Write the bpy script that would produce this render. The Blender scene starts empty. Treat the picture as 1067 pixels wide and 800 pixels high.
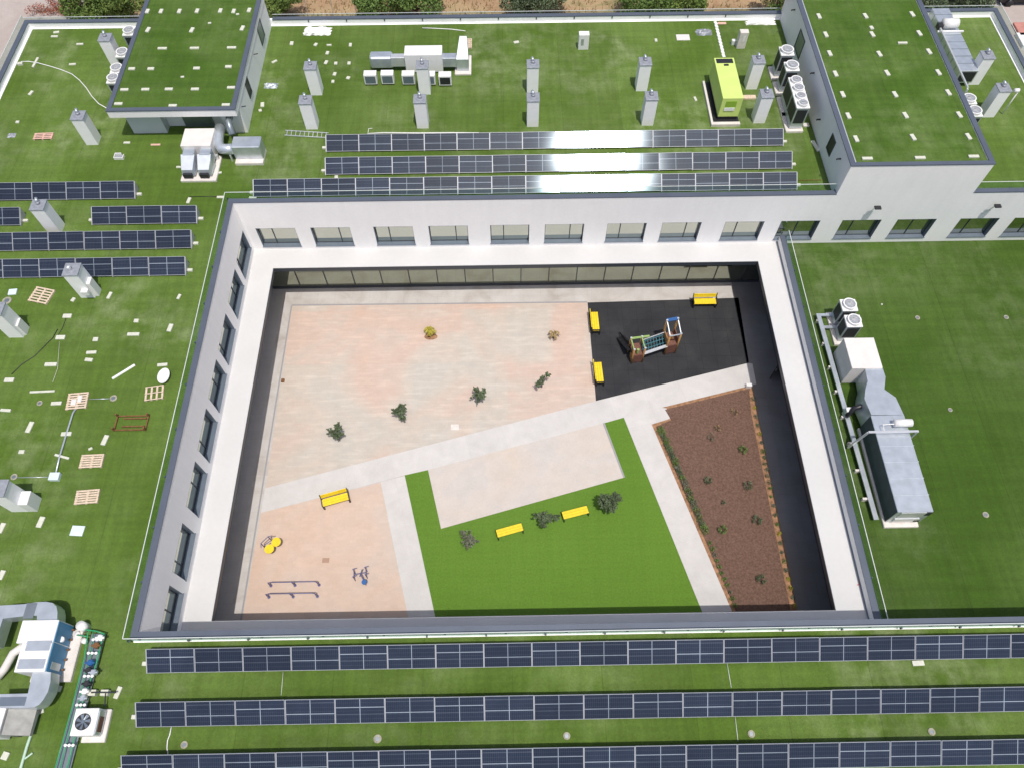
import bpy, math, random
from mathutils import Vector, Matrix
sc = bpy.context.scene
C = sc.collection
R = math.radians
rnd = random.Random(7)

# ------------------------------------------------------------------ levels (metres)
ZP = 8.60      # top of the parapet caps round the courtyard
ZR = 8.15      # turf on the high roofs
ZL = 4.17      # top of the courtyard canopy
ZLR = 4.05     # turf on the low east roof
ZT = 10.94     # top of the tall east tower
ZQ = 10.65     # top of the west penthouse
XW, YN, YS = -16.55, 32.2, 6.98
SUN = Vector((.112, -.290, .951)).normalized()

# ------------------------------------------------------------------ camera
CAM = Vector((0, 0, 42.904)); F = 781.715
PIT, YAW, ROL = R(60.6685), R(.6812), R(-.2857)
fw = Vector((math.sin(YAW)*math.cos(PIT), math.cos(YAW)*math.cos(PIT), -math.sin(PIT)))
rx = fw.cross(Vector((0, 0, 1))).normalized(); uy = rx.cross(fw)
cx = math.cos(ROL)*rx + math.sin(ROL)*uy; cy = -math.sin(ROL)*rx + math.cos(ROL)*uy
cam = bpy.data.cameras.new('camera'); co = bpy.data.objects.new('camera', cam); C.objects.link(co)
co.matrix_world = Matrix(((cx.x, cy.x, -fw.x, CAM.x), (cx.y, cy.y, -fw.y, CAM.y), (cx.z, cy.z, -fw.z, CAM.z), (0, 0, 0, 1)))
cam.sensor_width = 36; cam.lens = F/1067*36; cam.clip_start = .5; cam.clip_end = 3000
sc.camera = co

def at(px, py, z):            # a pixel of the photograph as a point on the level z
    d = fw*F + cx*(px-533.5) - cy*(py-400)
    return CAM + d*((z-CAM.z)/d.z)
def a2(px, py, z):
    p = at(px, py, z); return (p.x, p.y)

# ------------------------------------------------------------------ materials
def nodes(m): return m.node_tree.nodes, m.node_tree.links
MATS = {}
def mat(name, col, rough=.7, metal=0., var=.06, scale=3., spec=.5, col2=None, fine=0., bump=0., coords='Object'):
    if name in MATS: return MATS[name]
    m = bpy.data.materials.new(name); m.use_nodes = True; n, l = nodes(m)
    b = n['Principled BSDF']; b.inputs['Roughness'].default_value = rough; b.inputs['Metallic'].default_value = metal
    b.inputs['Specular IOR Level'].default_value = spec
    tc = n.new('ShaderNodeTexCoord'); ns = n.new('ShaderNodeTexNoise'); ns.inputs['Scale'].default_value = scale
    ns.inputs['Detail'].default_value = 5; l.new(tc.outputs[coords], ns.inputs['Vector'])
    rp = n.new('ShaderNodeValToRGB'); l.new(ns.outputs['Fac'], rp.inputs['Fac'])
    rp.color_ramp.elements[0].position = .3; rp.color_ramp.elements[1].position = .7
    c2 = col2 or tuple(min(1, c*(1+var)) for c in col); c1 = tuple(c*(1-var) for c in col) if not col2 else col
    rp.color_ramp.elements[0].color = (*c1, 1); rp.color_ramp.elements[1].color = (*c2, 1)
    out = rp.outputs['Color']
    if fine:
        n2 = n.new('ShaderNodeTexNoise'); n2.inputs['Scale'].default_value = scale*14; n2.inputs['Detail'].default_value = 3
        l.new(tc.outputs[coords], n2.inputs['Vector'])
        mr = n.new('ShaderNodeMapRange'); mr.inputs[1].default_value = .25; mr.inputs[2].default_value = .75
        mr.inputs[3].default_value = 1-fine; mr.inputs[4].default_value = 1+fine; l.new(n2.outputs['Fac'], mr.inputs[0])
        mx = n.new('ShaderNodeVectorMath'); mx.operation = 'SCALE'; l.new(out, mx.inputs[0]); l.new(mr.outputs[0], mx.inputs['Scale'])
        out = mx.outputs[0]
        if bump:
            bp = n.new('ShaderNodeBump'); bp.inputs['Strength'].default_value = bump; bp.inputs['Distance'].default_value = .03
            l.new(n2.outputs['Fac'], bp.inputs['Height']); l.new(bp.outputs[0], b.inputs['Normal'])
    l.new(out, b.inputs['Base Color'])
    MATS[name] = m; return m

def turf_mat(name, base, pale, dark, blotch=.16, seam=3.9, amp=1.):
    m = bpy.data.materials.new(name); m.use_nodes = True; n, l = nodes(m); b = n['Principled BSDF']
    b.inputs['Roughness'].default_value = .85; b.inputs['Specular IOR Level'].default_value = .25
    g = n.new('ShaderNodeNewGeometry'); sp = n.new('ShaderNodeSeparateXYZ'); l.new(g.outputs['Position'], sp.inputs[0])
    def math_(op, a, c=None):
        q = n.new('ShaderNodeMath'); q.operation = op
        for i, v in enumerate((a, c)):
            if v is None: continue
            if isinstance(v, (int, float)): q.inputs[i].default_value = v
            else: l.new(v, q.inputs[i])
        return q.outputs[0]
    def noise(scale, det=4, rough=.5, dist=0):
        q = n.new('ShaderNodeTexNoise'); q.inputs['Scale'].default_value = scale; q.inputs['Detail'].default_value = det
        q.inputs['Roughness'].default_value = rough; q.inputs['Distortion'].default_value = dist
        l.new(g.outputs['Position'], q.inputs['Vector']); return q.outputs['Fac']
    def ramp(v, p0, p1, a, c):
        q = n.new('ShaderNodeMapRange'); q.inputs[1].default_value = p0; q.inputs[2].default_value = p1
        q.inputs[3].default_value = a; q.inputs[4].default_value = c; l.new(v, q.inputs[0]); return q.outputs[0]
    big = noise(blotch, 4, .55, .6); mid = noise(.9, 5, .6); fine = noise(9, 3, .6); vf = noise(45, 2, .6)
    mx = n.new('ShaderNodeMix'); mx.data_type = 'RGBA'; l.new(ramp(big, .38, .66, 0, 1), mx.inputs[0])
    mx.inputs[6].default_value = (*dark, 1); mx.inputs[7].default_value = (*base, 1)
    m2 = n.new('ShaderNodeMix'); m2.data_type = 'RGBA'
    pf = math_('MULTIPLY', ramp(mid, .40, .75, 0, 1), ramp(noise(.11, 3, .5, 1.), .45, .66, .0, 1)); l.new(pf, m2.inputs[0])
    l.new(mx.outputs[2], m2.inputs[6]); m2.inputs[7].default_value = (*pale, 1)
    # each roll of turf a little lighter or darker, with a thin seam between rolls
    u = math_('DIVIDE', sp.outputs[0], seam); wn = n.new('ShaderNodeTexWhiteNoise'); wn.noise_dimensions = '1D'
    l.new(math_('FLOOR', u), wn.inputs['W'])
    tone = ramp(wn.outputs['Value'], 0, 1, 1-.08*amp, 1+.08*amp)
    fr = math_('FRACT', u); se = math_('LESS_THAN', fr, .02/seam*2)
    v = math_('DIVIDE', sp.outputs[1], 25.); 
    k = math_('MULTIPLY', tone, ramp(fine, .25, .75, .86, 1.14)); k = math_('MULTIPLY', k, ramp(vf, .25, .75, .84, 1.16))
    k = math_('MULTIPLY', k, ramp(se, 0, 1, 1, 1-.18*amp))
    wv = n.new('ShaderNodeTexWave'); wv.bands_direction = 'Y'; wv.inputs['Scale'].default_value = .9; wv.inputs['Distortion'].default_value = 2.5
    wv.inputs['Detail'].default_value = 3; l.new(g.outputs['Position'], wv.inputs['Vector'])
    k = math_('MULTIPLY', k, ramp(wv.outputs['Fac'], 0, 1, .99, 1.01))
    for sx, sy in ((3.2, .25), (.22, 2.6)):       # brushed pile: long faint streaks
        mp = n.new('ShaderNodeMapping'); mp.inputs['Scale'].default_value = (sx, sy, 1); l.new(g.outputs['Position'], mp.inputs['Vector'])
        q = n.new('ShaderNodeTexNoise'); q.inputs['Scale'].default_value = 1.; q.inputs['Detail'].default_value = 4; l.new(mp.outputs[0], q.inputs['Vector'])
        k = math_('MULTIPLY', k, ramp(q.outputs['Fac'], .3, .7, 1-.10*amp, 1+.09*amp))
    sc_ = n.new('ShaderNodeVectorMath'); sc_.operation = 'SCALE'; l.new(m2.outputs[2], sc_.inputs[0]); l.new(k, sc_.inputs['Scale'])
    l.new(sc_.outputs[0], b.inputs['Base Color'])
    bp = n.new('ShaderNodeBump'); bp.inputs['Strength'].default_value = .5; bp.inputs['Distance'].default_value = .03
    l.new(vf, bp.inputs['Height']); l.new(bp.outputs[0], b.inputs['Normal'])
    MATS[name] = m; return m

M = {}
M['turf'] = turf_mat('roof turf', (.108, .174, .034), (.21, .265, .12), (.072, .130, .015))
M['turf_low'] = turf_mat('low roof turf', (.062, .112, .019), (.12, .165, .065), (.042, .088, .008), .12)
M['turf_top'] = turf_mat('tower turf', (.076, .135, .022), (.12, .175, .055), (.052, .108, .010), .3, 4.)
M['lawn'] = turf_mat('court lawn', (.108, .210, .026), (.118, .22, .03), (.102, .202, .022), .1, 4., .3)
M['wall'] = mat('white render', (.90, .89, .88), .85, var=.02, scale=.5, fine=.02)
def streaked(m):        # faint vertical dirt runs on the render
    n, l = nodes(m); b = n['Principled BSDF']; src = b.inputs['Base Color'].links[0].from_socket
    g = n.new('ShaderNodeNewGeometry'); mp = n.new('ShaderNodeMapping'); mp.inputs['Scale'].default_value = (2.6, 2.6, .16); l.new(g.outputs['Position'], mp.inputs['Vector'])
    q = n.new('ShaderNodeTexNoise'); q.inputs['Scale'].default_value = 1.; q.inputs['Detail'].default_value = 6; q.inputs['Roughness'].default_value = .65; l.new(mp.outputs[0], q.inputs['Vector'])
    mr = n.new('ShaderNodeMapRange'); mr.inputs[1].default_value = .35; mr.inputs[2].default_value = .62; mr.inputs[3].default_value = .972; mr.inputs[4].default_value = 1.; l.new(q.outputs['Fac'], mr.inputs[0])
    s_ = n.new('ShaderNodeVectorMath'); s_.operation = 'SCALE'; l.new(src, s_.inputs[0]); l.new(mr.outputs[0], s_.inputs['Scale']); l.new(s_.outputs[0], b.inputs['Base Color'])
streaked(M['wall'])
M['canopy'] = mat('white canopy membrane', (.575, .575, .57), .75, var=.03, scale=.35, fine=.02)
M['upstand'] = mat('upstand membrane', (.92, .92, .92), .7, var=.05, scale=1.2, fine=.04)
M['cap'] = mat('slate cap metal', (.105, .125, .165), .45, .2, var=.08, scale=.7, fine=.03)
M['frame'] = mat('anthracite frame', (.055, .065, .08), .4, .2)
M['sill'] = mat('slate sill metal', (.16, .20, .25), .4, .3)
M['greywall'] = mat('grey cladding', (.62, .65, .68), .7, var=.03, scale=.7)
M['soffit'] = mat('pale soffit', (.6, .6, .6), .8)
M['galv'] = mat('galvanised duct', (.58, .63, .68), .36, .62, var=.10, scale=2.2, fine=.05)
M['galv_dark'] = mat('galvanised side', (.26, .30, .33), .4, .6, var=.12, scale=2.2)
M['alu'] = mat('aluminium', (.68, .70, .72), .35, .5)
M['white'] = mat('white enamel', (.78, .78, .77), .45, var=.03)
M['offwhite'] = mat('off white lid', (.70, .67, .64), .55, var=.05, scale=2)
M['chim'] = mat('chimney render', (.90, .90, .90), .85, var=.03, scale=2, fine=.03)
M['leadcap'] = mat('grey chimney cap', (.33, .35, .39), .5, .3, var=.15, scale=6)
M['pad'] = mat('concrete pad', (.66, .62, .58), .85, var=.10, scale=3, fine=.06)
M['block'] = mat('pale concrete block', (.58, .59, .50), .9, var=.1, scale=9, fine=.06)
M['wood'] = mat('pale pallet wood', (.62, .50, .38), .8, var=.2, scale=9, fine=.1)
M['rust'] = mat('rusty steel', (.18, .085, .03), .8, var=.3, scale=9)
M['dark'] = mat('dark grille', (.02, .022, .026), .5)
M['blue'] = mat('blue unit panel', (.05, .22, .40), .45, var=.12, scale=1.5, fine=.04)
M['greenpipe'] = mat('green pipe paint', (.03, .30, .13), .4)
M['palegreen'] = mat('pale green pipe', (.42, .58, .46), .5)
M['bluepump'] = mat('blue pump paint', (.02, .10, .28), .4)
M['lime'] = mat('lime enamel', (.58, .72, .20), .6, var=.04, scale=1.5)
M['yellow'] = mat('yellow enamel', (.78, .58, .02), .6, var=.1, scale=5, fine=.05)
M['purple'] = mat('violet grey steel', (.15, .15, .29), .45, .3)
M['bluesteel'] = mat('blue steel', (.04, .13, .35), .45, .3)
M['timber'] = mat('orange timber', (.38, .21, .07), .7, var=.25, scale=6)
M['redwood'] = mat('red brown panel', (.16, .07, .05), .7, var=.2, scale=6)
M['greenplastic'] = mat('light green plastic', (.26, .38, .12), .5)
M['rope'] = mat('blue green rope', (.05, .16, .20), .8)
M['bark'] = mat('bark', (.12, .09, .06), .9, var=.3, scale=20)
M['leaf'] = mat('olive leaves', (.105, .145, .075), .7, var=.4, scale=2.5)
M['leaf_b'] = mat('fresh leaves', (.12, .20, .045), .7, var=.4, scale=2.5)
M['leaf_c'] = mat('grey olive leaves', (.16, .175, .12), .7, var=.3, scale=2.5)
M['leaf_wild'] = mat('wild leaves', (.06, .115, .02), .75, col2=(.16, .23, .045), scale=.8)
M['leaf_y'] = mat('yellow fronds', (.38, .33, .04), .7, var=.3, scale=6)
M['leaf_red'] = mat('red leaves', (.22, .04, .03), .7, col2=(.42, .14, .06), scale=1.5)
M['drygrass'] = mat('dry stems', (.34, .25, .12), .9, var=.3, scale=6)
M['shedpad'] = None
M['black'] = mat('black plastic', (.02, .02, .024), .4)
M['pink'] = mat('pinkish board', (.66, .42, .34), .8, var=.1)
M['rubber'] = mat('black rubber tiles', (.028, .030, .034), .75, var=.12, scale=.8, fine=.18, coords='Object')
M['drain'] = mat('drain line', (.30, .30, .31), .8)
M['bluetile'] = mat('blue white board', (.62, .72, .76), .7)

def glassy(name, refl, body, mixf, rough=.03, trans=False):
    m = bpy.data.materials.new(name); m.use_nodes = True; n, l = nodes(m)
    for x in list(n):
        if x.type != 'OUTPUT_MATERIAL': n.remove(x)
    o = [x for x in n if x.type == 'OUTPUT_MATERIAL'][0]
    g = n.new('ShaderNodeBsdfGlossy'); g.inputs['Color'].default_value = (*refl, 1); g.inputs['Roughness'].default_value = rough
    d = n.new('ShaderNodeBsdfTransparent' if trans else 'ShaderNodeBsdfDiffuse'); d.inputs['Color'].default_value = (*body, 1)
    lw = n.new('ShaderNodeFresnel'); lw.inputs['IOR'].default_value = 1.5
    mr = n.new('ShaderNodeMapRange'); mr.inputs[3].default_value = mixf; mr.inputs[4].default_value = 1; l.new(lw.outputs[0], mr.inputs[0])
    x = n.new('ShaderNodeMixShader')
    if trans: x.inputs[0].default_value = mixf
    else: l.new(mr.outputs[0], x.inputs[0])
    l.new(d.outputs[0], x.inputs[1]); l.new(g.outputs[0], x.inputs[2])
    l.new(x.outputs[0], o.inputs['Surface']); MATS[name] = m; return m
M['glass'] = glassy('solar control glass', (.84, .86, .76), (.02, .022, .024), .58)
M['glass_gf'] = glassy('ground floor glass', (.70, .75, .62), (.012, .013, .014), .50)
M['glass_dark'] = glassy('dark glass', (.8, .8, .8), (.01, .01, .012), .12)
M['rail_glass'] = glassy('balustrade glass', (.9, .95, .95), (.86, .93, .91), .02, .02, True)

def pv_mat(name, line):
    m = bpy.data.materials.new(name); m.use_nodes = True; n, l = nodes(m); b = n['Principled BSDF']
    tc = n.new('ShaderNodeTexCoord'); sp = n.new('ShaderNodeSeparateXYZ'); l.new(tc.outputs['Generated'], sp.inputs[0])
    def M_(op, a, c):
        q = n.new('ShaderNodeMath'); q.operation = op
        for i, v in enumerate((a, c)):
            if isinstance(v, (int, float)): q.inputs[i].default_value = v
            else: l.new(v, q.inputs[i])
        return q.outputs[0]
    def grid(o, cnt, w): return M_('LESS_THAN', M_('ABSOLUTE', M_('SUBTRACT', M_('FRACT', M_('MULTIPLY', o, cnt), 0), .5), 0), .5-w)
    X, Y = sp.outputs[0], sp.outputs[1]
    cells = M_('MULTIPLY', grid(X, 24, .035), grid(Y, 6, .02))
    mid = M_('LESS_THAN', M_('ABSOLUTE', M_('SUBTRACT', X, .5), 0), .008)
    hl = M_('LESS_THAN', M_('ABSOLUTE', M_('SUBTRACT', Y, line), 0), .016)
    other = M_('LESS_THAN', M_('ABSOLUTE', M_('SUBTRACT', Y, 1-line if line > .5 else .86), 0), .008)
    mx = n.new('ShaderNodeMix'); mx.data_type = 'RGBA'; l.new(cells, mx.inputs[0])
    mx.inputs[6].default_value = (.062, .072, .095, 1); mx.inputs[7].default_value = (.017, .023, .040, 1)
    m2 = n.new('ShaderNodeMix'); m2.data_type = 'RGBA'; l.new(M_('MAXIMUM', M_('MAXIMUM', mid, hl), M_('MULTIPLY', other, .3)), m2.inputs[0])
    l.new(mx.outputs[2], m2.inputs[6]); m2.inputs[7].default_value = (.24, .28, .33, 1)
    oi = n.new('ShaderNodeObjectInfo'); mr = n.new('ShaderNodeMapRange'); mr.inputs[3].default_value = .84; mr.inputs[4].default_value = 1.22; l.new(oi.outputs['Random'], mr.inputs[0])
    du = n.new('ShaderNodeTexNoise'); du.inputs['Scale'].default_value = 1.3; du.inputs['Detail'].default_value = 5; gp = n.new('ShaderNodeNewGeometry'); l.new(gp.outputs['Position'], du.inputs['Vector'])
    kk = M_('MULTIPLY', mr.outputs[0], M_('ADD', M_('MULTIPLY', du.outputs['Fac'], .5), .75))
    vs = n.new('ShaderNodeVectorMath'); vs.operation = 'SCALE'; l.new(m2.outputs[2], vs.inputs[0]); l.new(kk, vs.inputs['Scale'])
    l.new(vs.outputs[0], b.inputs['Base Color']); b.inputs['Roughness'].default_value = .6
    b.inputs['Specular IOR Level'].default_value = 0.
    gl = n.new('ShaderNodeBsdfGlossy'); gl.distribution = 'BECKMANN'; gl.inputs['Roughness'].default_value = .122; gl.inputs['Color'].default_value = (.72, .87, 1, 1)
    fr = n.new('ShaderNodeFresnel'); fr.inputs['IOR'].default_value = 1.5; ms = n.new('ShaderNodeMixShader'); out = [q for q in n if q.type == 'OUTPUT_MATERIAL'][0]
    l.new(fr.outputs[0], ms.inputs[0]); l.new(b.outputs[0], ms.inputs[1]); l.new(gl.outputs[0], ms.inputs[2]); l.new(ms.outputs[0], out.inputs['Surface'])
    MATS[name] = m; return m
M['pv_a'] = pv_mat('solar cells, line low', .40); M['pv_b'] = pv_mat('solar cells, line high', .64)

# ------------------------------------------------------------------ mesh builder
class MB:
    def __init__(s): s.v = []; s.f = []
    def add(s, vs, fs):
        o = len(s.v); s.v += [tuple(v) for v in vs]; s.f += [tuple(i+o for i in f) for f in fs]; return s
    def box(s, x0, y0, z0, x1, y1, z1):
        x0, x1 = min(x0, x1), max(x0, x1); y0, y1 = min(y0, y1), max(y0, y1); z0, z1 = min(z0, z1), max(z0, z1)
        return s.add([(x0, y0, z0), (x1, y0, z0), (x1, y1, z0), (x0, y1, z0), (x0, y0, z1), (x1, y0, z1), (x1, y1, z1), (x0, y1, z1)],
                     [(0, 3, 2, 1), (4, 5, 6, 7), (0, 1, 5, 4), (1, 2, 6, 5), (2, 3, 7, 6), (3, 0, 4, 7)])
    def bbox(s, x0, y0, z0, x1, y1, z1, b=.03):       # box with chamfered upright and top edges
        x0, x1 = min(x0, x1), max(x0, x1); y0, y1 = min(y0, y1), max(y0, y1)
        def ring(i, z): return [(x0+b, y0+i, z), (x1-b, y0+i, z), (x1-i, y0+b, z), (x1-i, y1-b, z), (x1-b, y1-i, z), (x0+b, y1-i, z), (x0+i, y1-b, z), (x0+i, y0+b, z)]
        vs = ring(0, z0)+ring(0, z1-b)+ring(b, z1)
        fs = [tuple(range(7, -1, -1)), tuple(range(16, 24))]
        for r in (0, 8):
            for i in range(8):
                j = (i+1) % 8; fs.append((r+i, r+j, r+8+j, r+8+i))
        return s.add(vs, fs)
    def prism(s, poly, z0, z1):
        a = sum(poly[i][0]*poly[(i+1) % len(poly)][1]-poly[(i+1) % len(poly)][0]*poly[i][1] for i in range(len(poly)))
        if a < 0: poly = poly[::-1]
        n = len(poly)
        return s.add([(p[0], p[1], z0) for p in poly]+[(p[0], p[1], z1) for p in poly],
                     [tuple(range(n-1, -1, -1)), tuple(range(n, 2*n))]+[(i, (i+1) % n, n+(i+1) % n, n+i) for i in range(n)])
    def sheet(s, poly, z):
        a = sum(poly[i][0]*poly[(i+1) % len(poly)][1]-poly[(i+1) % len(poly)][0]*poly[i][1] for i in range(len(poly)))
        if a < 0: poly = poly[::-1]
        return s.add([(p[0], p[1], z) for p in poly], [tuple(range(len(poly)))])
    def hexa(s, bot, top):        # four bottom and four top corners
        return s.add(list(bot)+list(top), [(3, 2, 1, 0), (4, 5, 6, 7), (0, 1, 5, 4), (1, 2, 6, 5), (2, 3, 7, 6), (3, 0, 4, 7)])
    def tube(s, pts, r, n=8, r2=None):
        pts = [Vector(p) for p in pts]; rings = []
        for i, p in enumerate(pts):
            d = (pts[min(i+1, len(pts)-1)]-pts[max(i-1, 0)]).normalized()
            a = d.cross(Vector((0, 0, 1)) if abs(d.z) < .9 else Vector((1, 0, 0))).normalized(); c = d.cross(a)
            rr = r if r2 is None else r+(r2-r)*i/(len(pts)-1)
            rings.append([p+(a*math.cos(t)+c*math.sin(t))*rr for t in [2*math.pi*k/n for k in range(n)]])
        vs = [v for q in rings for v in q]; fs = [tuple(range(n)), tuple(range(len(vs)-1, len(vs)-n-1, -1))]
        for i in range(len(pts)-1):
            for k in range(n):
                j = (k+1) % n; fs.append((i*n+k, (i+1)*n+k, (i+1)*n+j, i*n+j))
        return s.add(vs, fs)
    def cyl(s, x, y, z0, z1, r, n=20, r2=None): return s.tube([(x, y, z0), (x, y, z1)], r, n, r2)
    def ring(s, x, y, z0, z1, r0, r1, n=24):
        vs = []
        for k in range(n):
            t = 2*math.pi*k/n; c, d = math.cos(t), math.sin(t)
            vs += [(x+r0*c, y+r0*d, z0), (x+r1*c, y+r1*d, z0), (x+r1*c, y+r1*d, z1), (x+r0*c, y+r0*d, z1)]
        fs = []
        for k in range(n):
            a = k*4; b = ((k+1) % n)*4
            for i in range(4): j = (i+1) % 4; fs.append((a+i, b+i, b+j, a+j))
        return s.add(vs, fs)
    def bar(s, p, q, w, h):
        p = Vector(p); q = Vector(q); d = (q-p).normalized()
        a = d.cross(Vector((0, 0, 1)) if abs(d.z) < .95 else Vector((0, 1, 0))).normalized(); c = a.cross(d)
        a *= w/2; c *= h/2
        return s.hexa([p-a-c, p+a-c, q+a-c, q-a-c], [p-a+c, p+a+c, q+a+c, q-a+c])
    def build(s, name, m, parent=None, smooth=False):
        off = parent_base(parent)
        me = bpy.data.meshes.new(name); me.from_pydata([(v[0]-off[0], v[1]-off[1], v[2]-off[2]) for v in s.v], [], s.f)
        me.materials.append(M[m] if isinstance(m, str) else m); me.update()
        if smooth:
            for p in me.polygons: p.use_smooth = True
        o = bpy.data.objects.new(name, me); C.objects.link(o)
        if parent: o.parent = parent
        return o
BASE = {}
def parent_base(p):       # meshes are written in world metres; the thing's base is taken off
    while p is not None:
        if p.name in BASE: return BASE[p.name]
        p = p.parent
    return (0, 0, 0)
def thing(name, label, cat, loc=(0, 0, 0), group=None):
    o = bpy.data.objects.new(name, None); C.objects.link(o); o.location = loc; o.empty_display_size = .2
    BASE[o.name] = tuple(loc); tag(o, label, cat, group); return o
def tag(o, label, cat, group=None):
    o['label'] = label; o['category'] = cat
    if group: o['group'] = group
    return o
def settle(o, loc):       # moves the origin of a one-mesh thing to its base
    for v in o.data.vertices: v.co -= Vector(loc)
    o.location = loc; return o
def struct(name, mb, m, kind='structure'):
    o = mb.build(name, m); o['kind'] = kind; return o
def dup(root, loc, label=None, group=None, rotz=None):
    r = root.copy(); C.objects.link(r); r.location = loc
    if rotz is not None: r.rotation_euler = (0, 0, rotz)
    if label: r['label'] = label
    if group: r['group'] = group
    for ch in list(root.children):
        c = ch.copy(); C.objects.link(c); c.parent = r
        for g in ch.children:
            d = g.copy(); C.objects.link(d); d.parent = c
    return r

# ------------------------------------------------------------------ ground and court surfaces
def patch_mat(name, cols, scale, fine=.05, streak=False, joints=None):
    m = bpy.data.materials.new(name); m.use_nodes = True; n, l = nodes(m); b = n['Principled BSDF']
    b.inputs['Roughness'].default_value = .88; b.inputs['Specular IOR Level'].default_value = .3
    g = n.new('ShaderNodeNewGeometry')
    ns = n.new('ShaderNodeTexNoise'); ns.inputs['Scale'].default_value = scale; ns.inputs['Detail'].default_value = 6; ns.inputs['Roughness'].default_value = .6
    ns.inputs['Distortion'].default_value = .8; l.new(g.outputs['Position'], ns.inputs['Vector'])
    fac = ns.outputs['Fac']
    if streak:      # the slab was cast and washed in large bays
        bb = n.new('ShaderNodeTexBrick'); bb.inputs['Scale'].default_value = 1; bb.inputs['Brick Width'].default_value = 6.2; bb.inputs['Row Height'].default_value = 4.3; bb.inputs['Mortar Size'].default_value = 0
        bb.inputs['Color1'].default_value = (0, 0, 0, 1); bb.inputs['Color2'].default_value = (1, 1, 1, 1); l.new(g.outputs['Position'], bb.inputs['Vector'])
        mm = n.new('ShaderNodeMath'); mm.operation = 'MULTIPLY_ADD'; l.new(bb.outputs['Color'], mm.inputs[0]); mm.inputs[1].default_value = .16; l.new(fac, mm.inputs[2])
        m3 = n.new('ShaderNodeMath'); m3.operation = 'SUBTRACT'; l.new(mm.outputs[0], m3.inputs[0]); m3.inputs[1].default_value = .08; fac = m3.outputs[0]
    rp = n.new('ShaderNodeValToRGB'); l.new(fac, rp.inputs['Fac'])
    e = rp.color_ramp.elements; e[0].position = .33; e[0].color = (*cols[0], 1); e[1].position = .66; e[1].color = (*cols[-1], 1)
    for i, c in enumerate(cols[1:-1]): q = e.new(.33+.33*(i+1)/(len(cols)-1)); q.color = (*c, 1)
    out = rp.outputs['Color']
    def scaleby(out, fac, lo, hi, a, c):
        mr = n.new('ShaderNodeMapRange'); mr.inputs[1].default_value = lo; mr.inputs[2].default_value = hi
        mr.inputs[3].default_value = a; mr.inputs[4].default_value = c; l.new(fac, mr.inputs[0])
        s = n.new('ShaderNodeVectorMath'); s.operation = 'SCALE'; l.new(out, s.inputs[0]); l.new(mr.outputs[0], s.inputs['Scale']); return s.outputs[0]
    f = n.new('ShaderNodeTexNoise'); f.inputs['Scale'].default_value = 14; f.inputs['Detail'].default_value = 4; l.new(g.outputs['Position'], f.inputs['Vector'])
    out = scaleby(out, f.outputs['Fac'], .25, .75, 1-fine, 1+fine)
    if streak:
        mp = n.new('ShaderNodeMapping'); mp.inputs['Scale'].default_value = (.35, 2.2, 1); l.new(g.outputs['Position'], mp.inputs['Vector'])
        w = n.new('ShaderNodeTexNoise'); w.inputs['Scale'].default_value = 1.6; w.inputs['Detail'].default_value = 5; l.new(mp.outputs[0], w.inputs['Vector'])
        out = scaleby(out, w.outputs['Fac'], .5, .72, 1, 1.12)
    st = n.new('ShaderNodeTexNoise'); st.inputs['Scale'].default_value = 1.1; st.inputs['Detail'].default_value = 7; st.inputs['Roughness'].default_value = .7; l.new(g.outputs['Position'], st.inputs['Vector'])
    out = scaleby(out, st.outputs['Fac'], .3, .7, .94, 1.05)
    if joints:
        br = n.new('ShaderNodeTexBrick'); br.inputs['Scale'].default_value = 1; br.inputs['Brick Width'].default_value = joints[0]; br.inputs['Row Height'].default_value = joints[1]
        br.inputs['Mortar Size'].default_value = joints[2]; br.offset = joints[3]
        br.inputs['Color1'].default_value = (1, 1, 1, 1); br.inputs['Color2'].default_value = (.95, .95, .95, 1); br.inputs['Mortar'].default_value = (joints[4],)*3+(1,)
        if len(joints) > 5:
            mp = n.new('ShaderNodeMapping'); mp.inputs['Rotation'].default_value = (0, 0, joints[5]); l.new(g.outputs['Position'], mp.inputs['Vector']); l.new(mp.outputs[0], br.inputs['Vector'])
        else: l.new(g.outputs['Position'], br.inputs['Vector'])
        s = n.new('ShaderNodeMix'); s.data_type = 'RGBA'; s.blend_type = 'MULTIPLY'; s.inputs[0].default_value = 1; l.new(out, s.inputs[6]); l.new(br.outputs['Color'], s.inputs[7]); out = s.outputs[2]
    l.new(out, b.inputs['Base Color']); MATS[name] = m; return m
M['paving'] = patch_mat('court border paving', [(.42, .385, .35), (.50, .475, .45), (.535, .52, .495)], .5, .05, joints=(1.2, 1.2, .012, 0, .9))
M['sand'] = patch_mat('pink and beige court slab', [(.56, .42, .345), (.55, .435, .37), (.52, .46, .40), (.50, .465, .415)], .16, .045, True, joints=(.4, .2, .006, .5, .93))
M['terra'] = patch_mat('peach court slab', [(.57, .425, .335), (.58, .455, .375), (.54, .455, .39)], .25, .045, joints=(.4, .2, .006, .5, .95))
M['concrete'] = patch_mat('pale concrete path', [(.54, .525, .51), (.59, .575, .56)], .6, .04, joints=(2.4, 2.6, .008, 0, .9, -.25))
M['slab'] = patch_mat('cream concrete slab', [(.55, .485, .425), (.54, .495, .455), (.52, .49, .465)], .3, .05)
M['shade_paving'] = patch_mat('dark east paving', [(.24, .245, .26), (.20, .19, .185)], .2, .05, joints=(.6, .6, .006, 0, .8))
M['shade_paving_w'] = patch_mat('west side paving', [(.44, .42, .39), (.50, .48, .45)], .4, .05, joints=(.6, .6, .006, 0, .8))
M['rubber'] = patch_mat('rubber tile floor', [(.024, .026, .030), (.032, .034, .038), (.044, .044, .046)], .35, .14, joints=(1., 1., .012, 0, .6))
M['mulch'] = mat('brown mulch', (.105, .057, .040), .95, col2=(.185, .110, .080), scale=9., fine=.5, bump=.6)
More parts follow.
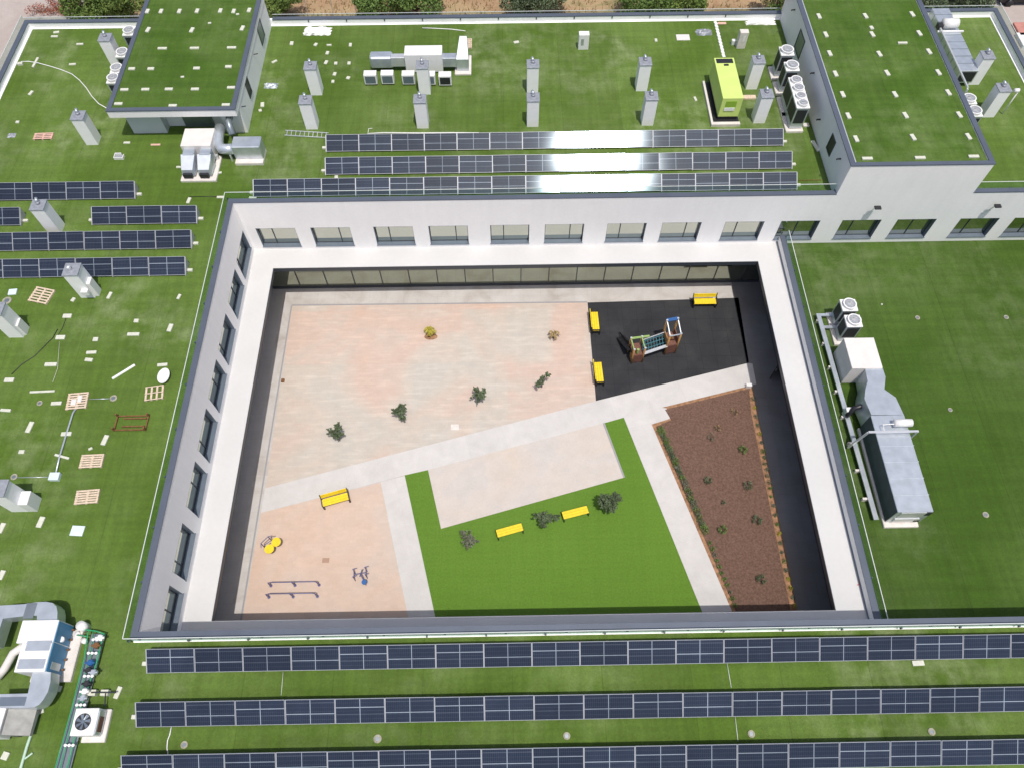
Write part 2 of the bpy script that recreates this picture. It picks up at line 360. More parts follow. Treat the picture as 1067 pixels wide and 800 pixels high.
M['soil'] = mat('orange soil', (.30, .165, .09), .95, var=.4, scale=4, fine=.15)
M['dry'] = patch_mat('dry verge', [(.24, .19, .09), (.34, .22, .13), (.38, .28, .16), (.15, .16, .06)], .22, .25)
M['brick'] = patch_mat('block pavement', [(.40, .34, .31), (.46, .41, .38)], .3, .08, joints=(.4, .2, .01, .5, .85, .5))
M['asphalt'] = patch_mat('grey road', [(.30, .28, .27), (.36, .34, .33)], .4, .08)

mb = MB().sheet([(-900, -900), (900, -900), (900, 900), (-900, 900)], -.02); struct('ground', mb, 'dry')
# pavement to the west and east of the school, beyond its north end
struct('pavement', MB().prism([(-70, -20), (-34.9, -20), (-34.9, 53), (-39.8, 70), (-70, 70)], -.015, .0), 'brick')
struct('pavement', MB().prism([(36.6, -20), (75, -20), (75, 72), (34.5, 72), (34.5, 60.8), (36.6, 56)], -.015, .0), 'brick')
struct('road', MB().prism([(-39, 66.5), (34, 65.5), (34, 73), (-39, 74)], -.015, -.004), 'asphalt')
struct('court_floor', MB().sheet([(-17, 6), (18.6, 6), (18.6, 32.7), (-17, 32.7)], .0), 'paving')
struct('paving_strip', MB().sheet([(-17, 7), (-15.72, 7), (-15.72, 31.72), (-17, 31.72)], .004), 'shade_paving_w')
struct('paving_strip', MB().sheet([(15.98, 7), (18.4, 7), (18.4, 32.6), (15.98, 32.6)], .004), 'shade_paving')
def px(lst, z=0): return [a2(x, y, z) for x, y in lst]
struct('pink_slab', MB().sheet(px([(304.3, 318.6), (611.7, 315.5), (620.7, 417.6), (277, 508.5)]), .004), 'sand')
struct('rubber_surface', MB().sheet(px([(612.2, 315.4), (769.5, 310.5), (780.5, 379), (621, 418.2)]), .004), 'rubber')
struct('path', MB().sheet(px([(276, 508.5), (621, 417.6), (779.6, 378.4), (784, 379.0), (788, 400), (782, 401.6), (689.6, 424.5), (694.5, 425.1), (698, 436), (679, 441.9), (790, 700), (757, 700), (650, 434.8), (628, 441), (446, 489.3), (421.7, 494.8), (272, 534)]), .008), 'concrete')
struct('peach_slab', MB().sheet(px([(272, 534), (396.6, 502.3), (437, 700), (243, 700)]), .004), 'terra')
struct('paving_strip', MB().sheet(px([(396.6, 501.8), (421.7, 495.4), (466, 700), (437, 700)]), .0045), 'concrete')
struct('lawn', MB().sheet(px([(421.7, 494.8), (446, 489.3), (628, 441), (650, 434.8), (757, 700), (466, 700)]), .005), 'lawn')
struct('concrete_slab', MB().prism(px([(446, 489.4), (628, 441), (649.5, 497.5), (459.6, 550.6)]), .0, .03), 'slab')
struct('slab_edging', MB().prism(px([(628, 441), (630, 440.6), (651.2, 497.2), (649.5, 497.5)]), .0, .05), 'drain')
struct('soil_edge', MB().sheet(px([(689.6, 424.5), (694.5, 425.1), (698, 436), (679, 441.9), (790, 700), (843, 700), (831, 637), (783.5, 401.4)]), .009), 'soil')
struct('mulch_bed', MB().prism(px([(693, 426.8), (781.3, 404.8), (782.5, 430), (824.4, 640), (835, 700), (792, 700), (765, 632), (683.5, 444.5), (699.5, 437.5)]), .0, .04), 'mulch')
# drain lines round the slabs
dl = MB().prism(px([(304.6, 318.9), (304.0, 317.5), (611.7, 314.2), (611.9, 315.6)]), 0, .012)
dl.prism(px([(304.6, 318.9), (303.2, 318.4), (243, 690), (244.8, 690)]), 0, .0125)
struct('drain_line', dl, 'drain')

# ------------------------------------------------------------------ the school building
B = thing('school_building', 'white school building with turfed flat roofs around a sunken rectangular courtyard', 'building', (0, 0, 0))
XWW, XE, YNN, YSS = -34.18, 35.74, 49.72, -14.0
TX0, TX1 = 20.27, 28.67
PXX0, PXX1 = -23.9, -16.75
LX = 17.97                     # west face of the low roof's parapet
# slabs that carry the turf
def slabbox(x0, y0, x1, y1, z, m): return MB().box(x0, y0, z-.45, x1, y1, z).build('roof_turf', m, B)
slabbox(XWW, YSS, XE, 6.71, ZR, 'turf')                     # south wing
slabbox(XWW, 6.712, XW-.31, YNN, ZR, 'turf')                # west wing
slabbox(XW-.308, YN+.28, TX0-.01, YNN, ZR, 'turf')          # north wing
slabbox(TX1+.01, YN+.28, XE, YNN, ZR, 'turf')               # north-east roof
slabbox(LX+.30, YS+.02, XE, YN-.01, ZLR, 'turf_low')        # low east roof

def wall_x(name, y, x0, x1, z0, z1, holes, th, m='wall'):   # wall along X; its visible face at y, thickness th (sign = side)
    mb = MB(); hs = sorted(holes); zs0, zs1 = (hs[0][2], hs[0][3]) if hs else (z0, z0)
    if not hs: mb.box(x0, y, z0, x1, y+th, z1)
    else:
        if zs0 > z0: mb.box(x0, y, z0, x1, y+th, zs0)
        mb.box(x0, y, zs1, x1, y+th, z1); c = x0
        for h in hs: mb.box(c, y, zs0, h[0], y+th, zs1); c = h[1]
        mb.box(c, y, zs0, x1, y+th, zs1)
    return mb.build(name, m, B)
def wall_y(name, x, y0, y1, z0, z1, holes, th, m='wall'):
    mb = MB(); hs = sorted(holes)
    if not hs: mb.box(x, y0, z0, x+th, y1, z1)
    else:
        zs0, zs1 = hs[0][2], hs[0][3]
        if zs0 > z0: mb.box(x, y0, z0, x+th, y1, zs0)
        mb.box(x, y0, zs1, x+th, y1, z1); c = y0
        for h in hs: mb.box(x, c, zs0, x+th, h[0], zs1); c = h[1]
        mb.box(x, c, zs0, x+th, y1, zs1)
    return mb.build(name, m, B)
NWIN = [(-15.88, 4.45), (-12.40, 4.45), (-8.40, 4.42), (-4.90, 4.4), (-.96, 4.38), (2.54, 4.38), (6.53, 4.4), (10.04, 4.45), (14.06, 4.45),
        (17.63, 4.5), (21.55, 4.5), (25.08, 4.5), (29.12, 4.5), (32.6, 4.5)]
NH = [(x, x+2.5, 4.45, 6.22) for x, z in NWIN]
UW = ZP-.06
wall_x('wall', YN, XW-.28, XE+.3, ZLR-.3, UW, NH, .28)
wall_x('wall', YN, TX0, TX1, UW, ZT-.06, [], .28)          # tower front, one plane with the wall below
WWIN = [31.85, 28.83, 25.53, 22.38, 19.27, 16.12, 12.74, 9.6]
WH = [(y-2.48, y, 4.75, 6.45) for y in WWIN if y > 9.7]+[(7.12, 9.6, 4.75, 6.45)]
wall_y('wall', XW, YS-.26, YN, ZL-.35, UW, WH, -.28)
wall_x('wall', YS, XW-.28, LX+.02, ZL-.35, UW, [(x, x+2.5, 4.6, 6.35) for x in (-15.4, -11.9, -7.9, -4.4, -.5, 3.1, 7., 10.5, 14.2)], -.27)
wall_x('wall', YS, LX+.02, XE+.3, ZLR-.3, UW, [], -.27)
# upstands on the roof side (sunlit where they face south)
def upst(x0, y0, x1, y1, z0, z1): MB().box(x0, y0, z0, x1, y1, z1).build('upstand', 'upstand', B)
upst(XW-.30, YS-.29, XE, YS-.271, ZR-.1, UW-.002)           # south wing side
upst(XWW, YNN, XE, YNN+.25, ZR-.5, ZP-.06)                  # north edge
upst(XWW-.25, YSS, XWW, YNN+.25, ZR-.5, ZP-.061)            # west edge
upst(XE, YN+.28, XE+.25, YNN+.25, ZR-.5, ZP-.061)           # east edge
upst(XE+.002, YSS, XE+.25, YS-.27, ZR-.5, ZP-.061)
for a in ((XW-.30, YS-.36, XE, YS-.292), (XWW, YNN-.12, PXX0, YNN-.001), (PXX1, YNN-.12, TX0-.01, YNN-.001), (TX1+.01, YNN-.12, XE, YNN-.001), (XWW+.001, YSS, XWW+.16, YNN-.121), (XE-.14, YN+.4, XE-.001, YNN-.121)):
    MB().hexa([(a[0], a[1], ZR-.02), (a[2], a[1], ZR-.02), (a[2], a[3], ZR-.02), (a[0], a[3], ZR-.02)], [(a[0], a[1], ZR+.012), (a[2], a[1], ZR+.012), (a[2], a[3], ZR+.05), (a[0], a[3], ZR+.05)]).build('skirt', 'upstand', B)
# outer walls down to the ground
for a in ((XWW-.25, YSS, XWW-.02, YNN+.25), (XWW-.25, YNN+.02, XE+.25, YNN+.252), (XE+.02, YSS, XE+.25, YNN+.25), (XWW-.25, YSS-.25, XE+.25, YSS-.02)):
    MB().box(a[0], a[1], 0, a[2], a[3], ZR-.5).build('outer_wall', 'wall', B)
# caps
def cap(x0, y0, x1, y1, z, t=.06, name='parapet_cap'): return MB().box(x0, y0, z-t, x1, y1, z).build(name, 'cap', B)
cap(XW-.30, YN-.02, TX0-.002, YN+.31, ZP)
cap(TX1+.002, YN-.02, XE+.3, YN+.31, ZP)
cap(XW-.30, YS-.30, XW+.02, YN-.022, ZP)
cap(XW+.022, YS-.30, XE+.3, YS+.02, ZP)
cap(XWW-.32, YNN-.02, -24.9, YNN+.32, ZP); cap(-16.6, YNN-.02, TX0-.01, YNN+.32, ZP); cap(TX1+.01, YNN-.02, XE+.32, YNN+.32, ZP)
cap(XWW-.32, YSS, XWW+.02, YNN-.022, ZP)
cap(XE-.02, YN+.312, XE+.32, YNN-.022, ZP)
# canopy ring over the ground floor, all in white membrane
def can(x0, y0, x1, y1):
    MB().box(x0, y0, ZL-.28, x1, y1, ZL).build('canopy', 'canopy', B)
can(XW+.002, 30.63, LX-.002, YN-.002); can(XW+.002, 8.36, -15.10, 30.63); can(16.44, 8.36, LX-.002, 30.63); can(XW+.002, YS+.002, LX-.002, 8.36)
for a in ((-15.1, 30.60, 16.44, 30.629), (-15.1, 8.361, 16.44, 8.39), (-15.099, 8.39, -15.07, 30.6), (16.41, 8.39, 16.439, 30.6)):
    MB().box(a[0], a[1], ZL-.34, a[2], a[3], ZL-.02).build('canopy_trim', 'frame', B)
for a in ((XW, 30.7, LX, YN), (XW, 8.33, -15.2, 30.7), (16.5, 8.33, LX, 30.7), (XW, YS, LX, 8.33)):
    MB().box(a[0], a[1], ZL-.36, a[2], a[3], ZL-.285).build('soffit', 'soffit', B)
# parapet between the court and the low roof
MB().box(LX, YS+.002, ZLR-.3, LX+.26, YN-.002, 4.78).build('wall', 'wall', B)
cap(LX-.015, YS+.022, LX+.34, YN-.002, 4.84)
MB().box(LX-.03, YS+.004, ZL-.01, LX-.002, YN-.004, ZL+.10).build('flashing', 'sill', B)

# windows
def window(x, y, z0, z1, w, axis, side, mull, open_=0, m='glass', blind=None):
    """axis 'x': in a wall along X facing -y; 'y': in a wall along Y facing +x"""
    d = .30
    f = MB(); t = .05
    def bx(mb, u0, u1, v0, v1, a, b):     # u along wall, v height, a..b depth into the wall
        if axis == 'x': mb.box(x+u0, y+a, v0, x+u1, y+b, v1)
        else: mb.box(y-a, x-u1, v0, y-b, x-u0, v1)
        return mb
    bx(f, 0, t, z0, z1, d-.03, d+.04); bx(f, w-t, w, z0, z1, d-.03, d+.04); bx(f, t, w-t, z0, z0+t, d-.03, d+.04); bx(f, t, w-t, z1-t, z1, d-.03, d+.04)
    mu = w*mull; bx(f, mu-.03, mu+.03, z0+t, z1-t, d-.032, d+.042)
    fo = f.build('window', 'frame', B)
    g = MB(); bx(g, t, mu-.03, z0+t, z1-t, d, d+.02); g.build('pane', m, fo)
    g = MB(); bx(g, mu+.03, w-t, z0+t, z1-t, d+.001, d+.021); g.build('pane', m, fo)
    s = MB(); bx(s, -.03, w+.03, z0-.03, z0+.012, -.05, d-.03); s.build('sill', 'sill', fo)
    # slate reveals on the jambs and a dark backing room
    r = MB(); bx(r, -.001, .012, z0+.012, z1, -.004, d-.03); bx(r, w-.012, w+.001, z0+.012, z1, -.004, d-.03); bx(r, .012, w-.012, z1-.012, z1+.001, -.004, d-.03); r.build('reveal', 'sill', fo)
    if blind:
        b = MB(); u0, u1 = blind; bx(b, w*u0, w*u1, z1-.16, z1-.06, d-.045, d-.031); b.build('vent_grille', 'dark', fo)
    k = MB(); bx(k, 0, w, z0, z1, d+.05, d+.07); k.build('backing', 'dark', fo)
for i, (x, z) in enumerate(NWIN):
    window(x, YN, 4.45, 6.22, 2.5, 'x', -1, [.36, .68, .36, .68, .34, .66, .36, .66, .36, .5, .36, .5, .36, .5][i], blind={0: (.55, .95), 6: (.05, .95), 7: (.05, .98), 8: (.0, .65)}.get(i))
for i, y in enumerate(WWIN):
    window(y, XW, 4.75, 6.45, 2.48, 'y', 1, [.68, .35, .68, .35, .66, .36, .7, .4][i])
for x in (-15.4, -11.9, -7.9, -4.4, -.5, 3.1, 7., 10.5, 14.2):
    f = MB().box(x, YS-.2, 4.6, x+2.5, YS-.22, 6.35).build('window', 'glass_dark', B)

# ground-floor glazing, set back under the canopy
def glazing_x(y, x0, x1, face, step=1.94):
    fr = MB(); zt = ZL-.37
    fr.box(x0, y, 0.0, x1, y+.1*face, .22); fr.box(x0, y, zt-.12, x1, y+.1*face, zt); k = x0
    while k < x1: fr.box(k, y-.02*face, .22, k+.06, y+.1*face, zt-.12); k += step
    g = fr.build('glass_wall', 'frame', B); k = x0
    while k < x1-.2:
        MB().box(k+.06, y+.03*face, .22, min(k+step, x1), y+.05*face, zt-.12).build('pane', 'glass_gf', g); k += step
def glazing_y(x, y0, y1, face, step=1.94):
    fr = MB(); zt = ZL-.37
    fr.box(x, y0, 0.0, x+.1*face, y1, .22); fr.box(x, y0, zt-.12, x+.1*face, y1, zt); k = y0
    while k < y1: fr.box(x-.02*face, k, .22, x+.1*face, k+.06, zt-.12); k += step
    g = fr.build('glass_wall', 'frame', B); k = y0
    while k < y1-.2:
        MB().box(x+.03*face, k+.06, .22, x+.05*face, min(k+step, y1), zt-.12).build('pane', 'glass_dark', g); k += step
glazing_x(32.08, XW+.1, LX-.1, 1); glazing_x(YS+.12, XW+.1, LX-.1, -1)
glazing_y(XW+.02, YS+.3, 32.0, -1); glazing_y(LX-.02, YS+.3, 32.0, 1)
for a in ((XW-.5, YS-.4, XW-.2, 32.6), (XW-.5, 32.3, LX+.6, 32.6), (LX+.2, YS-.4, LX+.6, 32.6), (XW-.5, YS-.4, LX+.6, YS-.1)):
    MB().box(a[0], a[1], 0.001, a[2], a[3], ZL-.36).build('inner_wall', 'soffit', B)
d = MB().hexa([(17.86, 25.0, .05), (17.90, 25.0, .05), (17.25, 24.15, .05), (17.21, 24.18, .05)], [(17.86, 25.0, 3.1), (17.90, 25.0, 3.1), (17.25, 24.15, 3.1), (17.21, 24.18, 3.1)]).build('door', 'black', B)
MB().box(17.3, 24.2, 1.0, 17.36, 24.32, 1.2).build('handle', 'alu', d)

# tower over the north-east corner (front wall already built)
tw = MB().box(TX0, YN+.28, ZR-.3, TX0+.28, YNN-.1, ZT-.06).box(TX1-.28, YN+.28, ZR-.3, TX1, YNN-.1, ZT-.06).box(TX0, YNN-.1, ZR-.3, TX1, YNN+.2, ZT-.06).build('tower_wall', M['wall'], B)
MB().box(TX0+.28, YN+.28, ZT-.5, TX1-.28, YNN-.1, ZT-.10).build('roof_turf', 'turf_top', B)
cap(TX0-.05, YN-.03, TX1+.05, YN+.25, ZT); cap(TX0-.05, YN+.252, TX0+.27, YNN+.22, ZT); cap(TX1-.27, YN+.252, TX1+.05, YNN+.22, ZT); cap(TX0+.27, YNN-.1, TX1-.27, YNN+.22, ZT)
MB().box(TX0+.28, YN+.26, ZT-.1, TX0+.36, YNN-.1, ZT-.05).build('flashing', 'alu', B)
def recess(x, y0, y1, z0, z1, face, m='dark'):
    fo = MB().box(x, y0, z0, x+.04*face, y0+.06, z1).box(x, y1-.06, z0, x+.04*face, y1, z1).box(x, y0+.06, z1-.06, x+.04*face, y1-.06, z1).box(x, y0+.06, z0, x+.04*face, y1-.06, z0+.06).build('window', 'frame', B)
    MB().box(x, y0+.06, z0+.06, x+.012*face, y1-.06, z1-.06).build('pane', m, fo)
recess(TX0, 44.2, 45.6, 8.9, 10.3, -1, 'galv_dark'); recess(TX0, 34.9, 35.75, 9.0, 10.15, -1, 'dark')
for y, z in ((47.6, 10.3), (41.2, 10.2), (37.9, 9.3), (33.6, 10.1)):
    MB().tube([(TX0-.01, y, z), (TX0-.22, y, z), (TX0-.25, y, z-.05)], .05).build('spout', 'black', B)

# penthouse over the north-west corner: roof slab with overhang, recessed walls
PX0, PX1, PY0 = -24.72, -16.69, 37.96
MB().box(PX0+.03, PY0+.03, ZQ-.55, PX1-.03, YNN+.2, ZQ-.06).build('fascia', 'wall', B)
MB().box(PX0+.26, PY0+.26, ZQ-.07, PX1-.26, YNN, ZQ-.045).build('roof_turf', 'turf_top', B)
cap(PX0, PY0, PX1, PY0+.3, ZQ); cap(PX0, PY0+.302, PX0+.3, YNN+.22, ZQ); cap(PX1-.3, PY0+.302, PX1, YNN+.22, ZQ); cap(PX0+.3, YNN-.1, PX1-.3, YNN+.22, ZQ)
MB().box(-24.2, 38.75, ZR-.3, -22.0, 39.4, ZQ-.55).build('penthouse_wall', 'greywall', B)
MB().box(-23.9, 39.4, ZR-.3, -17.5, YNN, ZQ-.55).box(-17.5, 39.4, ZR-.3, -16.75, YNN, ZQ-.55).box(-18.1, 38.7, ZR-.3, -16.74, 39.4, ZQ-.55).build('penthouse_wall', 'wall', B)
MB().box(-20.9, 39.3, ZR, -19.0, 39.399, ZR+1.7).build('louvre', 'galv_dark', B)
recess(-16.74, 46.4, 47.6, 8.9, 10.2, 1, 'galv_dark'); recess(-16.74, 41.0, 41.75, 8.9, 10.1, 1, 'dark')
for y in (44.3, 39.2):
    MB().tube([(-16.74, y, 9.8), (-16.45, y, 9.85)], .03).build('wall_light', 'black', B)
# lamp arms on the tower front
for x in (22.7, 30.15):
    l_ = MB().tube([(x, YN, 6.75), (x+.05, YN-.12, 6.85), (x+.28, YN-.30, 7.72)], .03).build('wall_lamp', 'alu', B)
    MB().bbox(x+.16, YN-.50, 7.70, x+.56, YN-.22, 7.78, .02).build('lamp_head', 'black', l_)

# glass balustrades along the caps
def balus(x0, y0, x1, y1, z, h=1.0):
    L = math.hypot(x1-x0, y1-y0); n = max(1, round(L/2.7)); ux, uy_ = (x1-x0)/L, (y1-y0)/L; nx, ny = -uy_*.008, ux*.008
    r = MB().bar((x0, y0, z+h), (x1, y1, z+h), .035, .025).build('balustrade', 'palegreen_rail', B)
    cl = []
    for i in range(n):
        a, b = i*L/n+.01, (i+1)*L/n-.01
        p = (x0+ux*a, y0+uy_*a); q = (x0+ux*b, y0+uy_*b)
        MB().prism([(p[0]+nx, p[1]+ny), (q[0]+nx, q[1]+ny), (q[0]-nx, q[1]-ny), (p[0]-nx, p[1]-ny)], z+.004, z+h-.013).build('glass_panel', 'rail_glass', r)
    for i in range(n+1):
        p = (x0+ux*i*L/n, y0+uy_*i*L/n)
        MB().box(p[0]-.035, p[1]-.035, z, p[0]+.035, p[1]+.035, z+.16).build('clamp', 'cap', r)
M['palegreen_rail'] = mat('glass edge rail', (.60, .64, .62), .4)
balus(XW-.37, YS-.36, XW-.37, YN+.36, 8.42, .65); balus(XW-.36, YN+.37, TX0-.03, YN+.37, 8.42, .65); balus(XW-.36, YS-.37, XE, YS-.37, 8.42, .65)
balus(TX1+.03, YN+.37, XE, YN+.37, 8.42, .65); balus(LX+.40, YS+.05, LX+.40, YN-.03, 4.66, .70)
balus(XWW-.37, YNN+.37, -24.9, YNN+.37, 8.2, .55); balus(-16.6, YNN+.37, TX0-.1, YNN+.37, 8.2, .55); balus(TX1+.1, YNN+.37, XE+.37, YNN+.37, 8.2, .55)
balus(XWW-.37, 8., XWW-.37, YNN+.36, 8.2, .75); balus(XE+.37, YN+.4, XE+.37, YNN+.36, 8.2, .75)
# little brackets on the white upstand of the south parapet and the north edge
for x in range(-6, 10):
    MB().box(x*2.7-.3, YS-.32, ZP-.16, x*2.7-.2, YS-.29, ZP-.06).build('bracket', 'cap', B)
for x in range(-5, 7):
    MB().box(x*2.75-.3, YNN-.04, ZP-.22, x*2.75-.22, YNN, ZP-.06).build('bracket', 'cap', B)

# ------------------------------------------------------------------ solar rows
TILT = R(32); PW, PH = 2.08, 1.07; cT, sT = math.cos(TILT), math.sin(TILT)
def pframe():
    m = MB(); t = .02
    for (x0, x1, v0, v1) in ((0, PW, 0, t), (0, PW, PH-t, PH), (0, t, t, PH-t), (PW-t, PW, t, PH-t)):
        def P(x, v, h): return (x, v*cT-h*sT, v*sT+h*cT)
        m.hexa([P(x0, v0, -.03), P(x1, v0, -.03), P(x1, v1, -.03), P(x0, v1, -.03)], [P(x0, v0, .006), P(x1, v0, .006), P(x1, v1, .006), P(x0, v1, .006)])
    return m
def pglass(mm):
    def P(x, v, h): return (x, v*cT-h*sT, v*sT+h*cT)
    m = MB(); t = .02
    return m.hexa([P(t, t, -.02), P(PW-t, t, -.02), P(PW-t, PH-t, -.02), P(t, PH-t, -.02)], [P(t, t, 0), P(PW-t, t, 0), P(PW-t, PH-t, 0), P(t, PH-t, 0)])
FR = None
def mesh_of(mb, name, m):
    o = mb.build(name, m); me = o.data; bpy.data.objects.remove(o); return me
M['pvframe'] = mat('panel frame metal', (.36, .38, .42), .5, .2)
ME_FR = mesh_of(pframe(), 'panel_frame', 'pvframe'); ME_GA = mesh_of(pglass(0), 'panel_glass_low', 'pv_a'); ME_GB = mesh_of(pglass(0), 'panel_glass_high', 'pv_b')
sm = MB().prism([(0, 0), (1, 0), (1, 1)], 0, 1); sm.v = []; sm.f = []
def tri(x, w):         # a triangular support plate under the joint
    return [(x, 0, -.1), (x+w, 0, -.1), (x+w, PH*cT, -.1), (x, PH*cT, -.1)], [(x, .0, -.035), (x+w, 0, -.035), (x+w, PH*cT, PH*sT-.04), (x, PH*cT, PH*sT-.04)]
s_ = MB(); b0, t0 = tri(0, .05); s_.hexa(b0, t0); ME_SUP = mesh_of(s_, 'panel_support', mat('support metal', (.40, .41, .43), .5, .2))
s_ = MB().bbox(-.30, .32, -.12, .0, .50, -.0, .02); ME_BAL = mesh_of(s_, 'panel_ballast', 'block')
def child(name, me, parent, loc, rot=None):
    o = bpy.data.objects.new(name, me); C.objects.link(o); o.parent = parent; o.location = loc
    if rot: o.rotation_euler = rot
    return o
def pv_row(x0, y0, n, label, jit=.34, dt=0.):
    z0 = ZR+.12
    o = bpy.data.objects.new('solar_panel_row', None); C.objects.link(o); o.location = (x0, y0, z0)
    tag(o, label, 'solar panels', 'rows of solar panels on the turf roofs')
    for k in range(n):
        rr = (R(dt+rnd.gauss(0, jit)), R(rnd.gauss(0, jit)), 0)
        p = child('solar_panel', ME_FR, o, (k*2.1+.02, 0, rnd.uniform(0, .004)), rr)
        child('cells', ME_GA if k % 2 else ME_GB, p, (0, 0, 0))
        child('support', ME_SUP, o, (k*2.1-.025, 0, 0))
    child('support', ME_SUP, o, (n*2.1-.025, 0, 0))
    child('ballast_block', ME_BAL, o, (0, 0, 0)); child('ballast_block', ME_BAL, o, (n*2.1+.32, 0, 0))
    return o
pv_row(-11.42, 36.74, 14, 'northernmost solar row, beside the lime green unit, with a glare patch')
pv_row(-11.25, 34.72, 14, 'middle of the three long solar rows behind the courtyard', dt=-.4)
pv_row(-15.5, 32.95, 16, 'long solar row right behind the glass rail above the north wall', dt=-1.1)
pv_row(-22.79-6*2.1, 32.95, 6, 'farthest back solar row on the left roof')
pv_row(-29.2-2*2.1, 30.93, 2, 'very short solar row left of a chimney on the left roof')
pv_row(-18.6-3*2.1, 30.90, 3, 'short stand-alone three panel solar row near the courtyard corner')
pv_row(-18.54-7*2.1, 28.97, 7, 'solar row just in front of the short three panel row, left roof')
pv_row(-18.5-7*2.1, 26.98, 7, 'nearest solar row on the left roof, a chimney in front of it')
pv_row(-15.93, 5.30, 20, 'solar row closest to the south edge of the courtyard')
pv_row(-15.90, 3.15, 20, 'middle solar row on the roof in the foreground')
pv_row(-16.02, 1.15, 20, 'nearest solar row along the bottom of the picture')

# ------------------------------------------------------------------ chimneys
def chimney(xl, yf, label, w=.76, h=2.1, first=[None], z=ZR):
    if first[0] is None:
        t = thing('chimney', label, 'chimney', (xl, yf, z), 'white square chimneys on the turf roofs')
        MB().box(xl, yf, z, xl+w, yf+w, z+h-.06).build('shaft', 'chim', t)
        MB().bbox(xl-.035, yf-.035, z+h-.06, xl+w+.035, yf+w+.035, z+h, .015).build('cap', 'leadcap', t)
        c = MB().cyl(xl+w*.5, yf+w*.6, z+h, z+h+.14, .13, 14).build('cowl', 'leadcap', t, True)
        MB().tube([(xl+w*.5, yf+w*.6, z+h+.12), (xl+w*.48, yf+w*.68, z+h+.22), (xl+w*.42, yf+w*.85, z+h+.24)], .085, 12).build('spout', 'galv', c, True)
        first[0] = t; return t
    return dup(first[0], (xl, yf, z), label)
CH = [((101.7, 42.5), 'white chimney in the far left corner beside the round condenser fans'),
      ((72.9, 124.6), 'white chimney left of the penthouse, near the stacked boards'),
      ((316.3, 72.2), 'farther chimney of the pair right of the penthouse'),
      ((310.9, 108.2), 'nearer chimney of the pair right of the penthouse, by the ladder'),
      ((433.5, 71.4), 'chimney right in front of the big white ventilation box'),
      ((430.8, 107.1), 'chimney just behind the solar rows, in front of the ventilation box one'),
      ((549.5, 70.3), 'farther chimney of the centre pair, in line with the other'),
      ((549.5, 105.5), 'nearer chimney of the centre pair behind the solar rows'),
      ((667.2, 67.8), 'farther chimney of the pair left of the lime green unit'),
      ((673.5, 104.1), 'nearer chimney of the pair left of the lime green unit'),
      ((785.8, 65.9), 'farther chimney between the lime green unit and the condensers'),
      ((794.2, 101.6), 'nearer chimney between the lime green unit and the condensers'),
      ((1025.7, 61.0), 'chimney standing at the end of the long duct behind the tower'),
      ((1042.2, 95.3), 'chimney behind the tower with a small white vent on its right side'),
      ((30.4, 218.6), 'chimney between the two short solar rows on the left roof')]
for (q, lab) in CH:
    p = at(q[0], q[1], ZR+2.1); chimney(p.x, p.y, lab)
def chimney_box(xl, yf, label, h, boxes):
    w = .80; t = thing('chimney', label, 'chimney', (xl, yf, ZR), 'white square chimneys on the turf roofs')
    MB().box(xl, yf, ZR, xl+w, yf+w, ZR+h-.06).build('shaft', 'chim', t)
    MB().bbox(xl-.035, yf-.035, ZR+h-.06, xl+w+.035, yf+w+.035, ZR+h, .015).build('cap', 'leadcap', t)
    MB().cyl(xl+w*.4, yf+w*.5, ZR+h, ZR+h+.25, .12, 14).build('cowl', 'alu', t, True)
    for b in boxes: MB().bbox(xl+b[0], yf+b[1], ZR+b[2], xl+b[3], yf+b[4], ZR+b[5], .02).build('outlet_box', 'white', t)
p = at(64.5, 286.8, ZR+2.1); chimney_box(p.x, p.y, 'chimney with a white outlet box at its foot, by the nearest left solar row', 2.1, [(.80, .1, .0, 1.0, .6, 1.15), (.42, -.25, .55, .8, -.005, .85)])
p = at(9.6, 352, ZR); chimney_box(p.x, p.y, 'chimney at the left edge next to the pallet with white tiles', 2.2, [(.80, .15, 0, .92, .7, .9)])
p = at(14.5, 533, ZR); chimney_box(p.x-.1, p.y, 'lowest chimney at the left edge, with a bright white side box', 2.1, [(.80, .0, .0, 1.25, .7, .95)])

# ------------------------------------------------------------------ rooftop machines
def topbox(mb, P4, z0, z1, b=.02):       # axis-aligned box whose top covers the given top-face pixels
    pts = [at(x, y, z1) for x, y in P4]; xs = [p.x for p in pts]; ys = [p.y for p in pts]
    l_, r_ = (min(xs), max(xs)); 
    xs.sort(); ys.sort(); l_ = (xs[0]+xs[1])/2; r_ = (xs[-1]+xs[-2])/2; f_ = (ys[0]+ys[1])/2; k_ = (ys[-1]+ys[-2])/2
    mb.bbox(l_, f_, z0, r_, k_, z1, b); return l_, f_, r_, k_
def fan(parent, x, y, z, r, m='galv', name='fan'):
    o = MB().ring(x, y, z-.0, z+.17, r*.86, r*1.04, 28).build(name, m, parent, False)
    b = MB().cyl(x, y, z+.02, z+.10, r*.26, 14)
    for k in range(7):
        a = k*2*math.pi/7; c, s = math.cos(a), math.sin(a); c2, s2 = math.cos(a+.55), math.sin(a+.55)
        b.add([(x+r*.2*c, y+r*.2*s, z+.03), (x+r*.8*c, y+r*.8*s, z+.03), (x+r*.8*c2, y+r*.8*s2, z+.07), (x+r*.2*c2, y+r*.2*s2, z+.07)], [(0, 1, 2, 3)])
    for q in (.35, .5, .65, .8): b.ring(x, y, z+.15, z+.165, r*q, r*q+.03)
    b.build('grille', 'alu', o)
    return o
